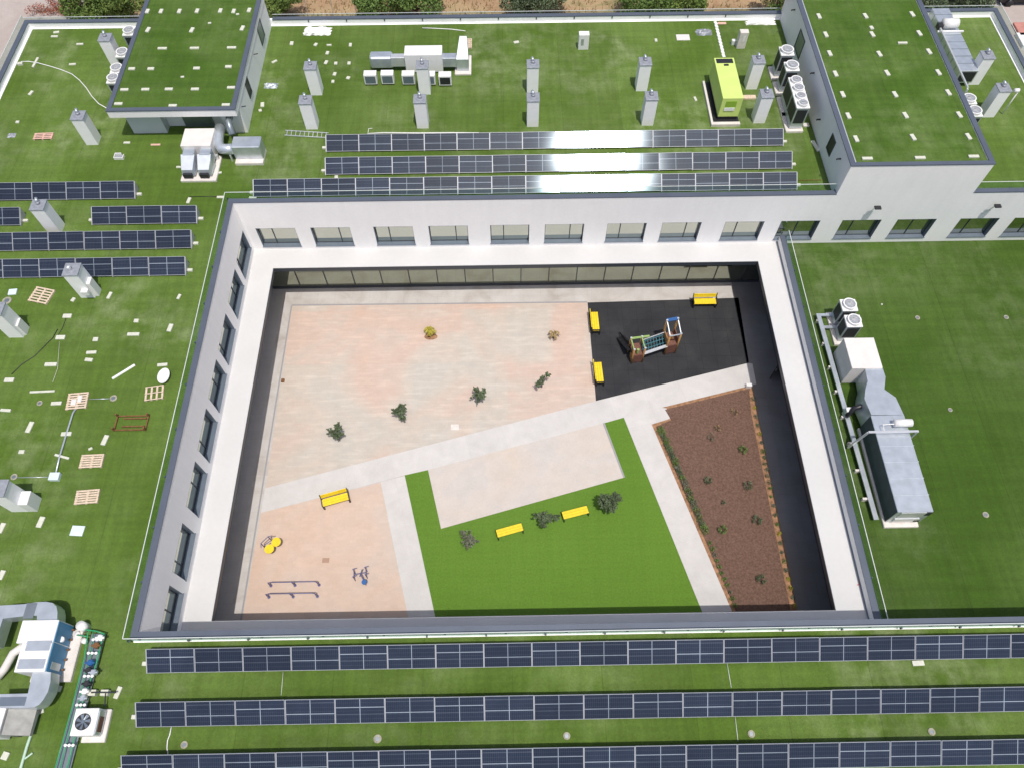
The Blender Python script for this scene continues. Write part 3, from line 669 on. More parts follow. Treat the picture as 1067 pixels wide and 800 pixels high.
def condenser(x0, y0, w, d, h, z, nf, label, pad=True, group='tall white condensers', legs=False):
    t = thing('condenser', label, 'condenser', (x0, y0, z), group)
    zb = z
    if pad: MB().bbox(x0-.22, y0-.22, z, x0+w+.1, y0+d+.2, z+.16, .02).build('base', 'pad', t); zb = z+.16
    MB().box(x0, y0, zb+.06, x0+w, y0+d, zb+h).build('casing', 'galv', t)
    MB().bbox(x0-.02, y0-.02, zb+h, x0+w+.02, y0+d+.02, zb+h+.07, .02).build('lid', 'white', t)
    for s in range(nf):
        yy = y0+d*(s+.5)/nf; fan(t, x0+w/2, yy, zb+h+.07, min(w, d/nf)*.47, 'white')
    MB().box(x0+.08, y0-.012, zb+.45, x0+w-.08, y0-.0, zb+h-.12).build('coil', 'dark', t)
    MB().box(x0-.012, y0+.08, zb+.45, x0, y0+d-.08, zb+h-.12).build('coil', 'dark', t)
    MB().box(x0+w, y0+.08, zb+.45, x0+w+.012, y0+d-.08, zb+h-.12).build('coil', 'dark', t)
    return t
cz = ZR+.16+1.62+.16
for (q, w, d, nf, lab) in (((820.3, 52), .86, .86, 1, 'farthest condenser of the row beside the tower wall'),
                       ((825.6, 68), .86, .86, 1, 'second condenser of the row beside the tower wall'),
                       ((831.0, 87.5), .82, 1.45, 2, 'twin fan condenser in the middle of the row by the tower'),
                       ((835.7, 103.8), .82, 1.35, 2, 'nearest twin fan condenser of the row, just behind the solar panels')):
    p = at(*q, cz); condenser(p.x-w/2, p.y-d/2, w, d, 1.62, ZR, nf, lab)
for (q, lab) in (((133.5, 30.5), 'farthest round fan condenser left of the penthouse'), ((126.5, 53), 'second round fan condenser beside the penthouse wall'),
                 ((120.7, 69.5), 'third round fan condenser left of the penthouse'), ((117., 80), 'nearest round fan condenser half hidden by the penthouse roof')):
    p = at(*q, ZR+1.55); condenser(p.x-.4, p.y-.4, .8, .8, 1.3, ZR, 1, lab, False, 'small condensers left of the penthouse')
for (q, lab) in (((1011, 101.5), 'farther white condenser tucked behind the tower'), ((1017, 114.2), 'nearer white condenser tucked behind the tower')):
    p = at(*q, ZR+1.35); condenser(p.x-.42, p.y-.42, .84, .84, 1.1, ZR, 1, lab, False, 'condensers behind the tower')
for (q, lab) in (((885.8, 316), 'farther of the two condensers on the low right roof'), ((890.6, 332.5), 'nearer of the two condensers on the low right roof')):
    p = at(*q, ZLR+1.95); condenser(p.x-.45, p.y-.42, .9, .82, 1.55, ZLR, 1, lab, True, 'condensers on the low roof')

# white ventilation box in the middle of the north roof
t = thing('ventilation_unit', 'big white ventilation box with silver ducts at both ends, far roof', 'ventilation unit', (-5, 44, ZR))
topbox(mb := MB(), [(421, 47.5), (460.5, 47.5), (460.5, 57.6), (421.7, 57.6)], ZR+.1, ZR+1.45); mb.build('casing', 'white', t)
topbox(mb := MB(), [(384, 53), (408, 53), (408.6, 60.5), (386, 60.5)], ZR+.35, ZR+1.15, .1); mb.build('silencer', 'galv', t)
topbox(mb := MB(), [(407, 56), (422, 56), (422, 60.5), (407, 60.5)], ZR+.4, ZR+1.1); mb.build('duct', 'alu', t)
topbox(mb := MB(), [(460, 55.5), (475, 55.5), (475.5, 61), (460, 61)], ZR+.4, ZR+1.1); mb.build('duct', 'galv', t)
a = at(475.2, 61.6, ZR+1.1); b = at(488, 61.6, ZR+1.1); 
mb = MB().hexa([(a.x, a.y, ZR+.12), (b.x, b.y, ZR+.12), (b.x, b.y+1.5, ZR+.12), (a.x+.1, a.y+1.5, ZR+.12)], [(a.x, a.y, ZR+1.05), (b.x, b.y, ZR+1.05), (b.x-.1, b.y+1.5, ZR+1.75), (a.x+.25, a.y+1.5, ZR+1.75)]); mb.build('hood', 'galv', t)
MB().bbox(a.x-.15, a.y-.3, ZR, b.x+.15, b.y+1.7, ZR+.12).build('base', 'pad', t)
p = at(384+8, 71, ZR); MB().bbox(p.x, p.y, ZR, p.x+1.2, p.y+.6, ZR+.2).build('base', 'pad', t)
for (q, lab) in (((385.3, 76.2), 'leftmost of the small box coolers below the white ventilation box'), ((403.1, 75.8), 'second small box cooler from the left, below the ventilation box'),
                 ((425, 76.2), 'small box cooler just left of the chimney by the ventilation box'), ((446.5, 76.6), 'small box cooler mostly hidden behind the chimney'),
                 ((463.4, 77.3), 'rightmost small box cooler with a dark front grille')):
    p = at(*q, ZR+.85); w = .86
    c = thing('box_cooler', lab, 'cooler', (p.x, p.y, ZR), 'small box coolers')
    MB().bbox(p.x-w/2, p.y-.25, ZR+.12, p.x+w/2, p.y+.27, ZR+.85, .02).build('casing', 'white', c)
    MB().box(p.x-w/2+.08, p.y-.262, ZR+.2, p.x+w/2-.08, p.y-.25, ZR+.74).build('grille', 'dark' if q[0] > 460 else 'sill', c)
    MB().box(p.x-w/2+.05, p.y-.22, ZR, p.x-w/2+.12, p.y+.22, ZR+.12).build('foot', 'black', c)
    MB().box(p.x+w/2-.12, p.y-.22, ZR, p.x+w/2-.05, p.y+.22, ZR+.12).build('foot', 'black', c)

# equipment in front of the penthouse
t = thing('ventilation_unit', 'flat pinkish white unit in front of the penthouse with two bent ducts', 'ventilation unit', (-19, 36, ZR))
fz = ZR+1.35
l_, f_, r_, k_ = topbox(mb := MB(), [(191.4, 134), (222.3, 134), (220.4, 152.2), (188.9, 152.2)], ZR+.2, fz); mb.build('casing', 'offwhite', t)
MB().bbox(l_-.1, f_-1.75, ZR, r_+.25, f_+.4, ZR+.15).build('base', 'pad', t)
for u in (l_+.1, l_+1.12):
    MB().bbox(u+.06, f_-.55, ZR+.4, u+.76, f_-.002, ZR+1.18, .03).build('duct', 'galv', t)
    MB().hexa([(u-.08, f_-1.45, ZR+.25), (u+.74, f_-1.45, ZR+.25), (u+.80, f_-.5, ZR+.25), (u-.05, f_-.5, ZR+.25)], [(u-.02, f_-1.35, ZR+.65), (u+.66, f_-1.35, ZR+.65), (u+.80, f_-.5, ZR+1.12), (u-.05, f_-.5, ZR+1.12)]).build('hood', 'galv', t)
    MB().box(u+.05, f_-1.62, ZR+.22, u+.6, f_-1.451, ZR+.5).build('outlet', 'dark', t)
t = thing('ventilation_unit', 'silver box unit with a round duct elbow at the penthouse corner', 'ventilation unit', (-16, 36.5, ZR))
l_, f_, r_, k_ = topbox(mb := MB(), [(241.5, 142), (271.5, 142), (270.5, 153.5), (241.5, 153.5)], ZR+.22, ZR+1.2, .05); mb.build('casing', 'galv', t)
MB().bbox(l_, f_-.35, ZR, r_, k_, ZR+.2).build('base', 'pad', t)
el = [(l_+.05, f_+.35, ZR+.75), (l_-.35, f_+.3, ZR+.75), (l_-.75, f_+.35, ZR+.75), (l_-1.0, f_+.7, ZR+.8), (l_-1.05, f_+1.2, ZR+.95), (l_-1.05, f_+2.0, ZR+1.0)]
MB().tube(el, .33, 16).build('duct', 'galv', t, True)
MB().box(l_-1.2, f_+.0, ZR, l_-1.05, f_+.15, ZR+.5).box(l_-.3, f_+.0, ZR, l_-.2, f_+.1, ZR+.5).build('bracket', 'alu', t)
MB().tube([(l_-.1, f_+1.2, ZR+1.1), (l_-.35, f_+1.9, ZR+1.5), (l_-.35, f_+2.4, ZR+1.5)], .22, 12).build('duct', 'galv_dark', t, True)

# lime green unit
t = thing('ventilation_cabinet', 'lime green machine cabinet with a dark top vent on a kerbed base', 'cabinet', (14.3, 40, ZR))
l_, f_, r_, k_ = topbox(mb := MB(), [(744.5, 60.5), (765.3, 60.5), (774.3, 102.5), (752.9, 103)], ZR+.32, ZR+1.78, .015)
mb.build('casing', 'lime', t)
MB().box(l_+.10, k_-.55, ZR+1.785, r_-.12, k_-.12, ZR+1.80).build('vent', 'dark', t)
MB().box(l_+.55, k_-.82, ZR+1.785, l_+.85, k_-.68, ZR+1.83).build('handle', 'dark', t)
MB().box(l_+.28, f_-.02, ZR+.9, r_-.35, f_+.0, ZR+1.55).build('window_recess', MATS.get('lime dark') or mat('lime dark', (.25, .42, .04), .6), t)
MB().box(l_+.25, f_-.05, ZR+.82, r_-.38, f_-.021, ZR+1.05).build('sill', 'white', t)
MB().box(l_+.02, f_+.02, ZR+.1, r_-.02, k_, ZR+.32).build('plinth', 'black', t)
MB().box(l_-.32, f_-.35, ZR, r_+.1, k_-.3, ZR+.08).build('base', 'black', t)  # coloured black for the shadow lying inside the kerb
MB().box(l_-.46, f_-.6, ZR, l_-.32, k_-.3, ZR+.2).box(l_-.319, f_-.6, ZR, r_+.1, f_-.352, ZR+.2).build('kerb', 'pad', t)

# long silver unit on the low right roof
t = thing('ventilation_unit', 'long silver duct unit with a cream box at its end, low right roof', 'ventilation unit', (20, 17, ZLR))
zt = ZLR+1.74
topbox(mb := MB(), [(879.4, 352.0), (910.9, 352.0), (919.9, 383.6), (887.8, 383.6)], ZLR+.15, ZLR+1.84); mb.build('fan_box', 'offwhite', t)
MB().prism(px([(901.5, 384.0), (919.9, 384.0), (922.7, 392.6), (921.6, 405.6), (933.4, 414.), (941.8, 432), (908, 432), (900.7, 415.1), (901.9, 405), (904.1, 397)], zt), ZLR+.3, zt).build('neck', 'galv', t)
l0 = at(908.2, 432.5, zt); r0 = at(942, 432.5, zt); l1 = at(934.7, 533.4, zt); r1 = at(973.4, 532.6, zt)
xl, xr = (l0.x+l1.x)/2, (r0.x+r1.x)/2
MB().bbox(xl, l1.y, ZLR+.2, xr, l0.y-.002, zt, .02).build('casing', 'galv', t)
for k in range(1, 6):
    yy = l1.y+(l0.y-l1.y)*k/6; MB().box(xl-.003, yy-.02, ZLR+.2, xr+.015, yy+.02, zt+.018).build('joint', 'galv', t)
MB().box(xl+.25, l1.y-.02, ZLR+.9, xr-.3, l1.y-.001, zt-.1).build('grille', 'alu', t)
MB().box(xl+.25, l1.y-.06, ZLR+.35, xr-.3, l1.y-.001, ZLR+.8).build('grille', 'alu', t)
MB().box(xr-.3, l1.y-.02, ZLR+1.2, xr+.0, l1.y-.001, zt-.1).build('outlet', 'dark', t)
MB().box(xr-.5, l1.y-.07, ZLR+.35, xr-.2, l1.y-.061, ZLR+.6).build('outlet', 'dark', t)
MB().bbox(xl-.1, l1.y-.28, ZLR, xr-.1, l0.y, ZLR+.18).build('base', 'pad', t)
MB().box(xl-.012, l1.y+.03, ZLR+.24, xl-.001, l0.y-.03, zt-.03).build('side_shade', mat('duct side shade', (.045, .065, .07), .5, var=.2, scale=2), t)  # added dark sheet: shade on the duct's west side put into its colour
q = at(905, 450, zt+.25); MB().bar((q.x, q.y, zt+.25), (xr+.35, q.y, zt+.25), .12, .08).bar((q.x, q.y, zt+.21), (q.x-.45, q.y-.1, ZLR+.2), .12, .08).bar((xr+.3, q.y, zt+.2), (xr+.3, q.y, ZLR), .1, .08).build('pipe_support', 'alu', t)
MB().tube([(xl+1.0, q.y+.5, zt+.3), (xl+1.95, q.y+.5, zt+.3)], .22, 14).build('motor', 'white', t, True)
MB().tube([(xl+.35, q.y+.05, zt+.25), (xl+.35, q.y+.4, zt+.3), (xl+1.0, q.y+.45, zt+.3)], .03).build('hose', 'white', t)
MB().tube([(xl-.7, l0.y+.6, ZLR+.5), (xl-.35, l0.y+.9, ZLR+.9), (xl+.1, l0.y+.9, ZLR+1.2)], .14, 10).build('hose', 'black', t, True)
MB().bbox(xl-.75, l0.y+.75, ZLR+.1, xl-.35, l0.y+1.05, ZLR+.75).build('control_box', 'white', t)
# cable trays
t = thing('cable_tray', 'pale grey cable tray running beside the long silver unit', 'cable tray', (18.8, 17, ZLR))
A_ = at(852.5, 327, ZLR+.35); B_ = at(917, 541, ZLR+.35)
MB().bar((A_.x, A_.y, ZLR+.33), (B_.x-.2, B_.y, ZLR+.33), .26, .08).build('tray', 'galv', t)
for yy in (A_.y-.1, A_.y-1.0): MB().bar((A_.x, yy, ZLR+.34), (A_.x+1.0, yy, ZLR+.34), .18, .08).build('branch', 'galv', t)
for k in range(8):
    yy = A_.y+(B_.y-A_.y)*(k+.3)/8; MB().box(A_.x-.16, yy, ZLR, A_.x+.16, yy+.12, ZLR+.28).build('foot', 'pad', t)

# long duct behind the tower
t = thing('duct_unit', 'long silver duct with a white fan on top, running behind the tower', 'duct', (30.5, 44, ZR))
def pz(x, y, z): p = at(x, y, z); return (p.x, p.y)
zd = ZR+1.3
a = at(966, 9, zd); b = at(994, 9, zd); c = at(1018, 74, zd)
xl = a.x+.35; xr = c.x+.15; yk = min(a.y, YNN-.25); yf = c.y
MB().bbox(xl, yf, ZR+.35, xr, yk, zd, .02).build('casing', 'galv', t)
for k in range(1, 9): yy = yf+(yk-yf)*k/9; MB().box(xl-.012, yy-.02, ZR+.35, xr+.012, yy+.02, zd+.016).build('joint', 'galv_dark', t)
q = at(990, 25, zd+.3); MB().tube([(q.x-.5, q.y, zd+.32), (q.x+.5, q.y, zd+.32)], .33, 16).build('fan_drum', 'white', t, True)
MB().bar((q.x-.9, q.y-.5, zd+.06), (q.x+.9, q.y-.5, zd+.06), .12, .08).build('support', 'white', t)
MB().box(q.x-.85, q.y-.3, zd, q.x-.55, q.y+.1, zd+.35).build('motor', 'dark', t)
MB().bar((xl-.25, yf-1.9, ZR+1.5), (xl-.25, yk-2.5, ZR+1.5), .10, .10).build('rail', 'alu', t)
MB().box(xl+.1, yf-.02, ZR+.45, xr-.1, yf-.001, zd-.1).build('outlet', 'dark', t)
MB().box(xl-.3, yf-2.0, ZR, xl-.2, yf-1.9, ZR+1.46).box(xl-.3, yk-2.6, ZR, xl-.2, yk-2.5, ZR+1.46).box(xl+.1, yf+.1, ZR, xl+.3, yf+.3, ZR+.35).box(xl+.1, yk-.4, ZR, xl+.3, yk-.2, ZR+.35).build('leg', 'alu', t)
q = at(1061, 94.5, ZR+1.9); MB()
vt = MB().tube([(q.x-.25, q.y, ZR+1.9), (q.x+.05, q.y, ZR+1.9)], .13, 12).tube([(q.x+.05, q.y, ZR+1.9), (q.x+.05, q.y, ZR)], .04, 8).build('vent_pipe', 'white', None, True)
settle(vt, (q.x, q.y, ZR)); tag(vt, 'small round white vent pipe right of the chimney behind the tower', 'vent pipe')

# bottom left air handling unit
t = thing('air_handling_unit', 'big white air handler with a blue side and silver ducts, lower left', 'air handler', (-20.5, 6.5, ZR))
z1 = ZR+1.48
A1 = at(21.6, 645.8, z1); A2 = at(60.6, 645.8, z1); A3 = at(47.3, 699.4, z1); A4 = at(16.3, 699.4, z1); Am = at(55, 669, z1)
xe = (A2.x+A3.x)/2
MB().bbox(A1.x+.08, Am.y, ZR+.2, xe, A1.y, z1, .02).build('casing', 'white', t)
MB().bbox(at(26, 669, z1).x-.1, A3.y, ZR+.2, xe, Am.y-.002, z1+.03, .02).build('casing', 'white', t)
for (u, v) in (((29, 667.5), (48.8, 677.5)), ((20.6, 686.5), (43, 696.3))):
    p = at(*u, z1+.03); q = at(*v, z1+.03); MB().box(p.x, q.y, z1+.03, q.x+.1, p.y, z1+.055).build('hatch', 'galv', t)
MB().box(xe+.001, A3.y+.03, ZR+.25, xe+.03, A2.y-.03, z1-.04).build('side_panel', 'blue', t)
ym = (A3.y+A2.y)/2+.15; MB().box(xe+.031, ym-.015, ZR+.25, xe+.04, ym+.015, z1-.04).build('seam', 'galv', t)
MB().box(xe+.031, A3.y+.15, ZR+.5, xe+.045, A3.y+.45, ZR+1.2).build('door', 'galv', t)
MB().cyl(xe+.05, ym+.2, ZR+.9, ZR+1.0, .12, 12).build('gauge', 'white', t)
for k in range(5): MB().box(xe+.03, A3.y+.2+k*.42, ZR+.28, xe+.12, A3.y+.28+k*.42, ZR+.36).build('valve', 'rust', t)
MB().bbox(A4.x-.1, A3.y-.22, ZR, xe+.45, A1.y-.15, ZR+.18).build('base', 'pad', t)
zt = ZR+1.25
MB().prism(px([(38.5, 646), (38.5, 640.8), (25, 641.5), (3, 644), (-6, 672), (-24, 672), (-12, 634), (0, 630.5), (25, 629), (38, 627), (48, 626.5), (55, 627.8), (58.8, 631.5), (59.8, 637), (59.5, 646)], zt), ZR+.55, zt).build('duct', 'galv', t)
MB().prism(px([(34, 699.8), (53, 699.8), (52.5, 710), (50, 720), (45, 728.7), (41, 733.5), (36, 736.3), (27, 737), (-8, 737), (-8, 723), (29, 722)], zt), ZR+.55, zt).build('duct', 'galv', t)
p = at(26, 636, zt); MB().box(p.x, p.y-.33, zt+.001, p.x+.45, p.y+.33, zt+.02).build('joint', 'galv_dark', t)
p = at(14, 731, zt); MB().box(p.x-.6, p.y-.15, zt+.001, p.x+.5, p.y+.2, zt+.012).build('joint', 'sill', t)
MB().tube([at(26, 672, ZR+.9), at(14, 680, ZR+.7), at(5, 696, ZR+.4), at(-3, 706, ZR+.2)], .17, 12).build('flex_hose', 'offwhite', t, True)
t = thing('air_handling_unit', 'white and grey unit cut by the left edge below the silver duct', 'air handler', (-22, 2.7, ZR))
zq = ZR+1.0
MB().bbox(at(-22, 740, zq).x, at(5, 768, zq).y, ZR+.15, at(5.5, 740, zq).x, at(5, 735, zq).y, zq, .02).build('casing', 'white', t)
p0 = at(5.5, 738, zq); p1 = at(3, 765, zq); e0 = at(39, 740, ZR+.5); e1 = at(31, 766, ZR+.5)
xx = (p0.x+p1.x)/2+.01
MB().hexa([(xx, p1.y, ZR+.3), (e1.x, e1.y, ZR+.3), (e1.x, p0.y, ZR+.3), (xx, p0.y, ZR+.3)], [(xx, p1.y, zq-.05), (e1.x, e1.y, ZR+.5), (e1.x, p0.y, ZR+.5), (xx, p0.y, zq-.05)]).build('hood', mat('weathered zinc', (.33, .33, .31), .7, .1, var=.15, scale=4), t)
MB().box(xx+.05, p1.y-.015, ZR+.02, e1.x-.6, p1.y-.001, ZR+.3).build('grille', 'dark', t)
MB().box(xx-.8, p1.y+.1, ZR, xx-.6, p0.y-.1, ZR+.15).box(xx+.3, p1.y+.1, ZR, xx+.45, p0.y-.1, ZR+.3).build('foot', 'pad', t)
# heat pump
t = thing('heat_pump', 'small white heat pump with one dark fan on a concrete pad', 'heat pump', (-17.6, 3.3, ZR))
zh = ZR+.15+.7
l_, f_, r_, k_ = topbox(mb := MB(), [(79.3, 737.3), (103.6, 737.3), (96.8, 766), (72.3, 766)], ZR+.15, zh, .02); mb.build('casing', 'white', t)
cxf, cyf = (l_+r_)/2-.05, (f_+k_)/2
MB().cyl(cxf, cyf, zh+.001, zh+.006, .33, 28).build('fan_opening', 'dark', t)
fb = MB().cyl(cxf, cyf, zh+.006, zh+.05, .07, 14)
for k in range(7):
    a = k*2*math.pi/7; fb.add([(cxf+.05*math.cos(a), cyf+.05*math.sin(a), zh+.012), (cxf+.3*math.cos(a-.1), cyf+.3*math.sin(a-.1), zh+.012), (cxf+.3*math.cos(a+.35), cyf+.3*math.sin(a+.35), zh+.03), (cxf+.07*math.cos(a+.8), cyf+.07*math.sin(a+.8), zh+.03)], [(0, 1, 2, 3)])
fb.build('fan', 'sill', t); MB().ring(cxf, cyf, zh, zh+.03, .33, .36).build('fan_ring', 'white', t)
MB().box(r_+.001, f_+.05, ZR+.3, r_+.04, k_-.1, zh-.06).build('side_panel', 'galv', t)
MB().box(r_+.04, f_+.15, ZR+.35, r_+.05, k_-.3, zh-.15).build('grille', 'redwood', t)
e = at(119, 738, ZR+.15); g = at(79, 773.5, ZR+.15)
MB().bbox(l_+.15, g.y, ZR, e.x-.1, e.y, ZR+.15).build('pad', 'pad', t)
# pipework
t = thing('pipe_run', 'green pipes with valves and a blue pump running beside the white air handler', 'pipes', (-18.5, 4.5, ZR))
zp = ZR+.35
def pl(lst, z): return [at(x, y, z) for x, y in lst]
for ln, r in (([(93, 655), (91.5, 660), (87.5, 687.5), (75, 737), (64.5, 775), (57, 802)], .045), ([(108.5, 659), (107, 664), (100, 692), (93, 712), (84, 737), (76, 775), (69.5, 802)], .05), ([(97.5, 657), (95, 680), (88, 705), (81, 735), (70, 770), (62, 802)], .04), ([(84, 655), (92, 656), (100, 657), (109, 660)], .05), ([(80, 661), (92, 663)], .045)):
    MB().tube(pl(ln, zp), r*.62, 8).build('pipe', 'greenpipe', t, True)
MB().bar(at(103, 660, ZR+.12), at(66, 801, ZR+.12), .62, .06).build('tray', 'galv_dark', t)
for (x, y) in ((96, 680), (92, 704), (84, 734), (72, 776), (101, 666)):
    MB().bar(at(x-5, y, zp+.05), at(x+6, y, zp+.05), .05, .08).build('clamp', 'alu', t)
    for q in (-4, 0, 4): MB().tube([at(x+q, y, zp-.05), at(x+q, y, zp+.14)], .06, 10).build('clip', 'white', t)
for (x, y, m_) in ((94, 690, 'bluepump'), (92, 698, 'dark'), (100, 672, 'rust'), (104, 664, 'white'), (90, 712, 'dark'), (88, 720, 'white'), (97, 700, 'galv'), (86, 727, 'galv')):
    p = at(x, y, zp+.1); MB().bbox(p.x-.11, p.y-.11, zp-.1, p.x+.11, p.y+.13, zp+.16, .04).tube([(p.x-.2, p.y, zp+.1), (p.x+.2, p.y, zp+.1)], .05, 8).build('pump' if m_ == 'bluepump' else 'valve', m_, t)
p = at(83.5, 651, ZR+.6); MB().cyl(p.x, p.y, ZR, ZR+.6, .2, 16).build('tank', 'white', t, True)
for (x, y) in ((80, 660), (87, 667)): p = at(x, y, ZR+.3); MB().cyl(p.x, p.y, ZR, ZR+.3, .12, 12).build('valve', 'white', t, True)
t = thing('pipe_rail', 'low black rail with white end blocks above the heat pump', 'rail', tuple(at(108, 720, ZR))); q0 = at(95, 721, ZR+.3); q1 = at(121, 721, ZR+.3)
MB().bar(q0, q1, .05, .05).bar(at(110, 722, ZR+.28), at(109, 736, ZR+.28), .04, .04).build('bar', 'dark', t)
for q in (q0, q0.lerp(q1, .5)): MB().box(q.x-.16, q.y-.12, ZR, q.x+.16, q.y+.12, ZR+.26).build('foot', 'block', t)
c = MB().tube([at(39.5, 742, ZR+.06), at(35, 757, ZR+.06), at(28.5, 776, ZR+.06), at(21, 802, ZR+.06)], .06, 8).tube([at(26, 790, ZR+.06), at(34, 784, ZR+.06)], .04, 8).build('drain_pipe', 'palegreen')
settle(c, tuple(at(30, 770, ZR))); tag(c, 'pale green pipe running down the turf beside the grey hooded unit', 'pipe')

# ------------------------------------------------------------------ loose pieces on the roofs
def loose(kind, m, q, lx, ly, rot, z, label, cat, h=.07, grp=None):
    p = at(q[0], q[1], z+h); o = MB().bbox(-lx/2, -ly/2, 0, lx/2, ly/2, h, .012).build(kind, m)
    o.location = (p.x, p.y, z+.003); o.rotation_euler = (0, 0, R(rot)); tag(o, label, cat, grp); return o
G1 = 'pale blocks lying on the turf roofs'
LB = [  # pixel, length, width, turn, label
 ((58.5, 33.5), .40, .2, 12, 'pale block by the far left parapet, upper of two'), ((56.5, 37.8), .48, .16, 0, 'thin pale slat by the far left parapet, lower of two'),
 ((83, 45.8), .48, .16, 2, 'pale slat left of the farthest left chimney'), ((75.3, 66.8), .46, .16, 3, 'pale slat above the white cable, far left roof'),
 ((31.8, 96.8), .2, .42, -18, 'pale block turned upright on the far left turf'),
 ((18, 127), .22, .2, 0, 'tiny pale block left of the chimney by the boards'),
 ((132, 148.6), .42, .16, 0, 'thin white frame strip at the penthouse front corner'),
 ((196.5, 208.8), .2, .46, -8, 'upright pale block at the end of the dark cable'), ((229.7, 205.3), .46, .16, 0, 'pale block at the courtyard corner of the roof'),
 ((263.2, 206), .46, .16, -5, 'pale block under the left end of the long solar row'),
 ((350.3, 184.5), .22, .26, 0, 'pale block between two solar rows behind the court'),
 ((303.8, 45), .24, .36, 0, 'single pale block left of the white sheet pile'), ((328.8, 46.3), .22, .30, -20, 'pale block just below the white sheet'),
 ((342.8, 46.8), .34, .14, 0, 'flat pale slat right of the white sheet'), ((365, 46.6), .2, .34, 0, 'upright pale block farthest right of the far block cluster'),
 ((341, 55), .22, .32, -10, 'pale block second from top in the crooked line'), ((339.6, 64.9), .22, .36, -15, 'pale block in the middle of the crooked line'),
 ((349.8, 65.8), .22, .26, 0, 'small pale block in the middle of the far cluster'), ((363.6, 65.7), .22, .28, 0, 'small pale block right side of the far cluster'),
 ((348.6, 77), .22, .32, -10, 'pale block second lowest in the far cluster'), ((362.7, 81), .24, .26, -20, 'pale block lower right in the far cluster'),
 ((346.8, 84.8), .2, .26, 0, 'lowest pale block of the far cluster'), ((285.8, 64), .40, .16, 40, 'slanted pale strip near the penthouse side wall'),
 ((273.3, 109), .24, .42, 8, 'pale block leaning by the penthouse side wall'), ((271, 115), .2, .2, 20, 'small pale lump below the penthouse side wall'),
 ((683.6, 41.8), .18, .3, 0, 'small pale block left of the flat paving slab'), ((724.6, 103), .16, .4, 10, 'narrow pale block left of the lime green unit'),
 ((538, 43.8), .38, .22, 15, 'pale block with a thin wire standing by the far parapet'),
 ((850, 152), .24, .95, 14, 'long pale kerb stone by the tower wall'), 
 ((75.9, 312), .2, .26, -20, 'small white scrap in front of the chimney with outlet box'),
 ((69.8, 329), .48, .26, 0, 'grey pale pad on the dark cable, upper one'), ((62.7, 351.3), .50, .26, 0, 'grey pale pad on the dark cable, lower one'),
 ((99.3, 353.3), .28, .24, 0, 'square pale pad right of the cable pads'), ((113.8, 307.6), .18, .46, -12, 'upright pale slat right of the chimney outlet box'),
 ((138.7, 348), .66, .2, 0, 'long pale block centre of the left roof'), ((141.8, 334), .26, .22, 0, 'pale lump above the long pale block'),
 ((177, 341.3), .24, .50, -8, 'upright pale block close to the courtyard rail'), ((186.2, 309), .16, .34, -14, 'small upright pale chip by the courtyard rail'),
 ((95, 366.9), .54, .18, 3, 'upper one of two close pale blocks, left roof'), ((92.3, 374.6), .42, .2, -6, 'lower one of two close pale blocks, left roof'),
 ((52.6, 379.4), .64, .22, 0, 'pale block with a thin line leading down from it'), ((9.2, 395.6), .50, .26, 0, 'grey pale pad near the left edge above the plank pair'),
 ((169, 379.8), .54, .18, 4, 'pale block just above the oval white board'), ((58.4, 419.8), .54, .2, 2, 'pale block left of the pallet with tiles'),
 ((5.5, 427), .55, .16, -5, 'pale slats cut by the left edge'), ((68.8, 451.6), .52, .22, 2, 'pale block across the grey conduit, upper'),
 ((64.2, 475.2), .80, .12, -16, 'thin white slat slanting across the grey conduit'), ((30.6, 444.5), .24, .62, -8, 'upright pale block left of the grey conduit'),
 ((109, 458), .24, .56, -10, 'upright pale block above the upper bare pallet'), ((22.2, 470.3), .28, .2, 0, 'small white scrap left of the conduit'),
 ((94, 467), .2, .12, 30, 'tiny white scrap above the upper bare pallet'),
 ((42, 543.4), .26, .54, -8, 'upright pale block right of the lowest chimney'), ((1.2, 549.5), .24, .5, -10, 'pale block cut by the left edge below the lowest chimney'),
 ((1.2, 598.5), .24, .44, -10, 'pale block at the left edge above the air handler duct'),
 ((957, 690.3), .52, .22, 2, 'pale block under the front solar row on the right'),
 ((60.2, 716.8), .26, .24, -10, 'pale foot block below the silver duct bend'), ((41.5, 740.5), .30, .2, 20, 'pale block at the corner of the grey hooded unit'),
 ((5, 787), .28, .3, -15, 'white block in the bottom left corner'), ((122.5, 721), .2, .5, -14, 'white block at the end of a rail above the heat pump'),
 ((186, 174), .3, .14, 0, 'small pale piece left of the pinkish unit'), ((228, 180), .34, .14, 10, 'small pale chip right of the pinkish unit base'),
 ((12.8, 304), .46, .40, 5, 'light blue square tile next to the slatted pallet'), ((919, 317), .10, .10, 0, 'tiny white speck on the low right roof'),
]
for q, a, b, r_, lab in LB:
    zz = ZLR if (q[0] > 850 and 240 < q[1] < 640) else ZR
    loose('block', 'bluetile' if 'blue' in lab else 'block', q, a, b, r_, zz, lab, 'block', .07, G1)
G2 = 'pale blocks on the tall right roof'; ords = ['first', 'second', 'third', 'fourth', 'fifth', 'sixth', 'seventh', 'eighth']
for col, lst in (('left', [(281, 61), (307, 131), (322, 203), (344, 281), (372, 360), (393, 442), (423, 530)]),
                 ('middle', [(459, 60), (482, 105), (485, 130), (512, 205), (542, 278), (572, 360), (612, 440), (641, 524)]),
                 ('right', [(638, 53), (665, 126), (702, 196), (738, 276), (776, 353), (818, 438), (853, 521)])):
    for i, (x, y) in enumerate(lst[::-1]):
        loose('block', 'block', (777+x/3.67, y/3.67), .24, .5 if (x, y) != (482, 105) else .3, 6 if col == 'left' else 10, ZT-.1, f'{ords[i]} pale block from the front in the {col} column, tall right roof', 'block', .09, G2)
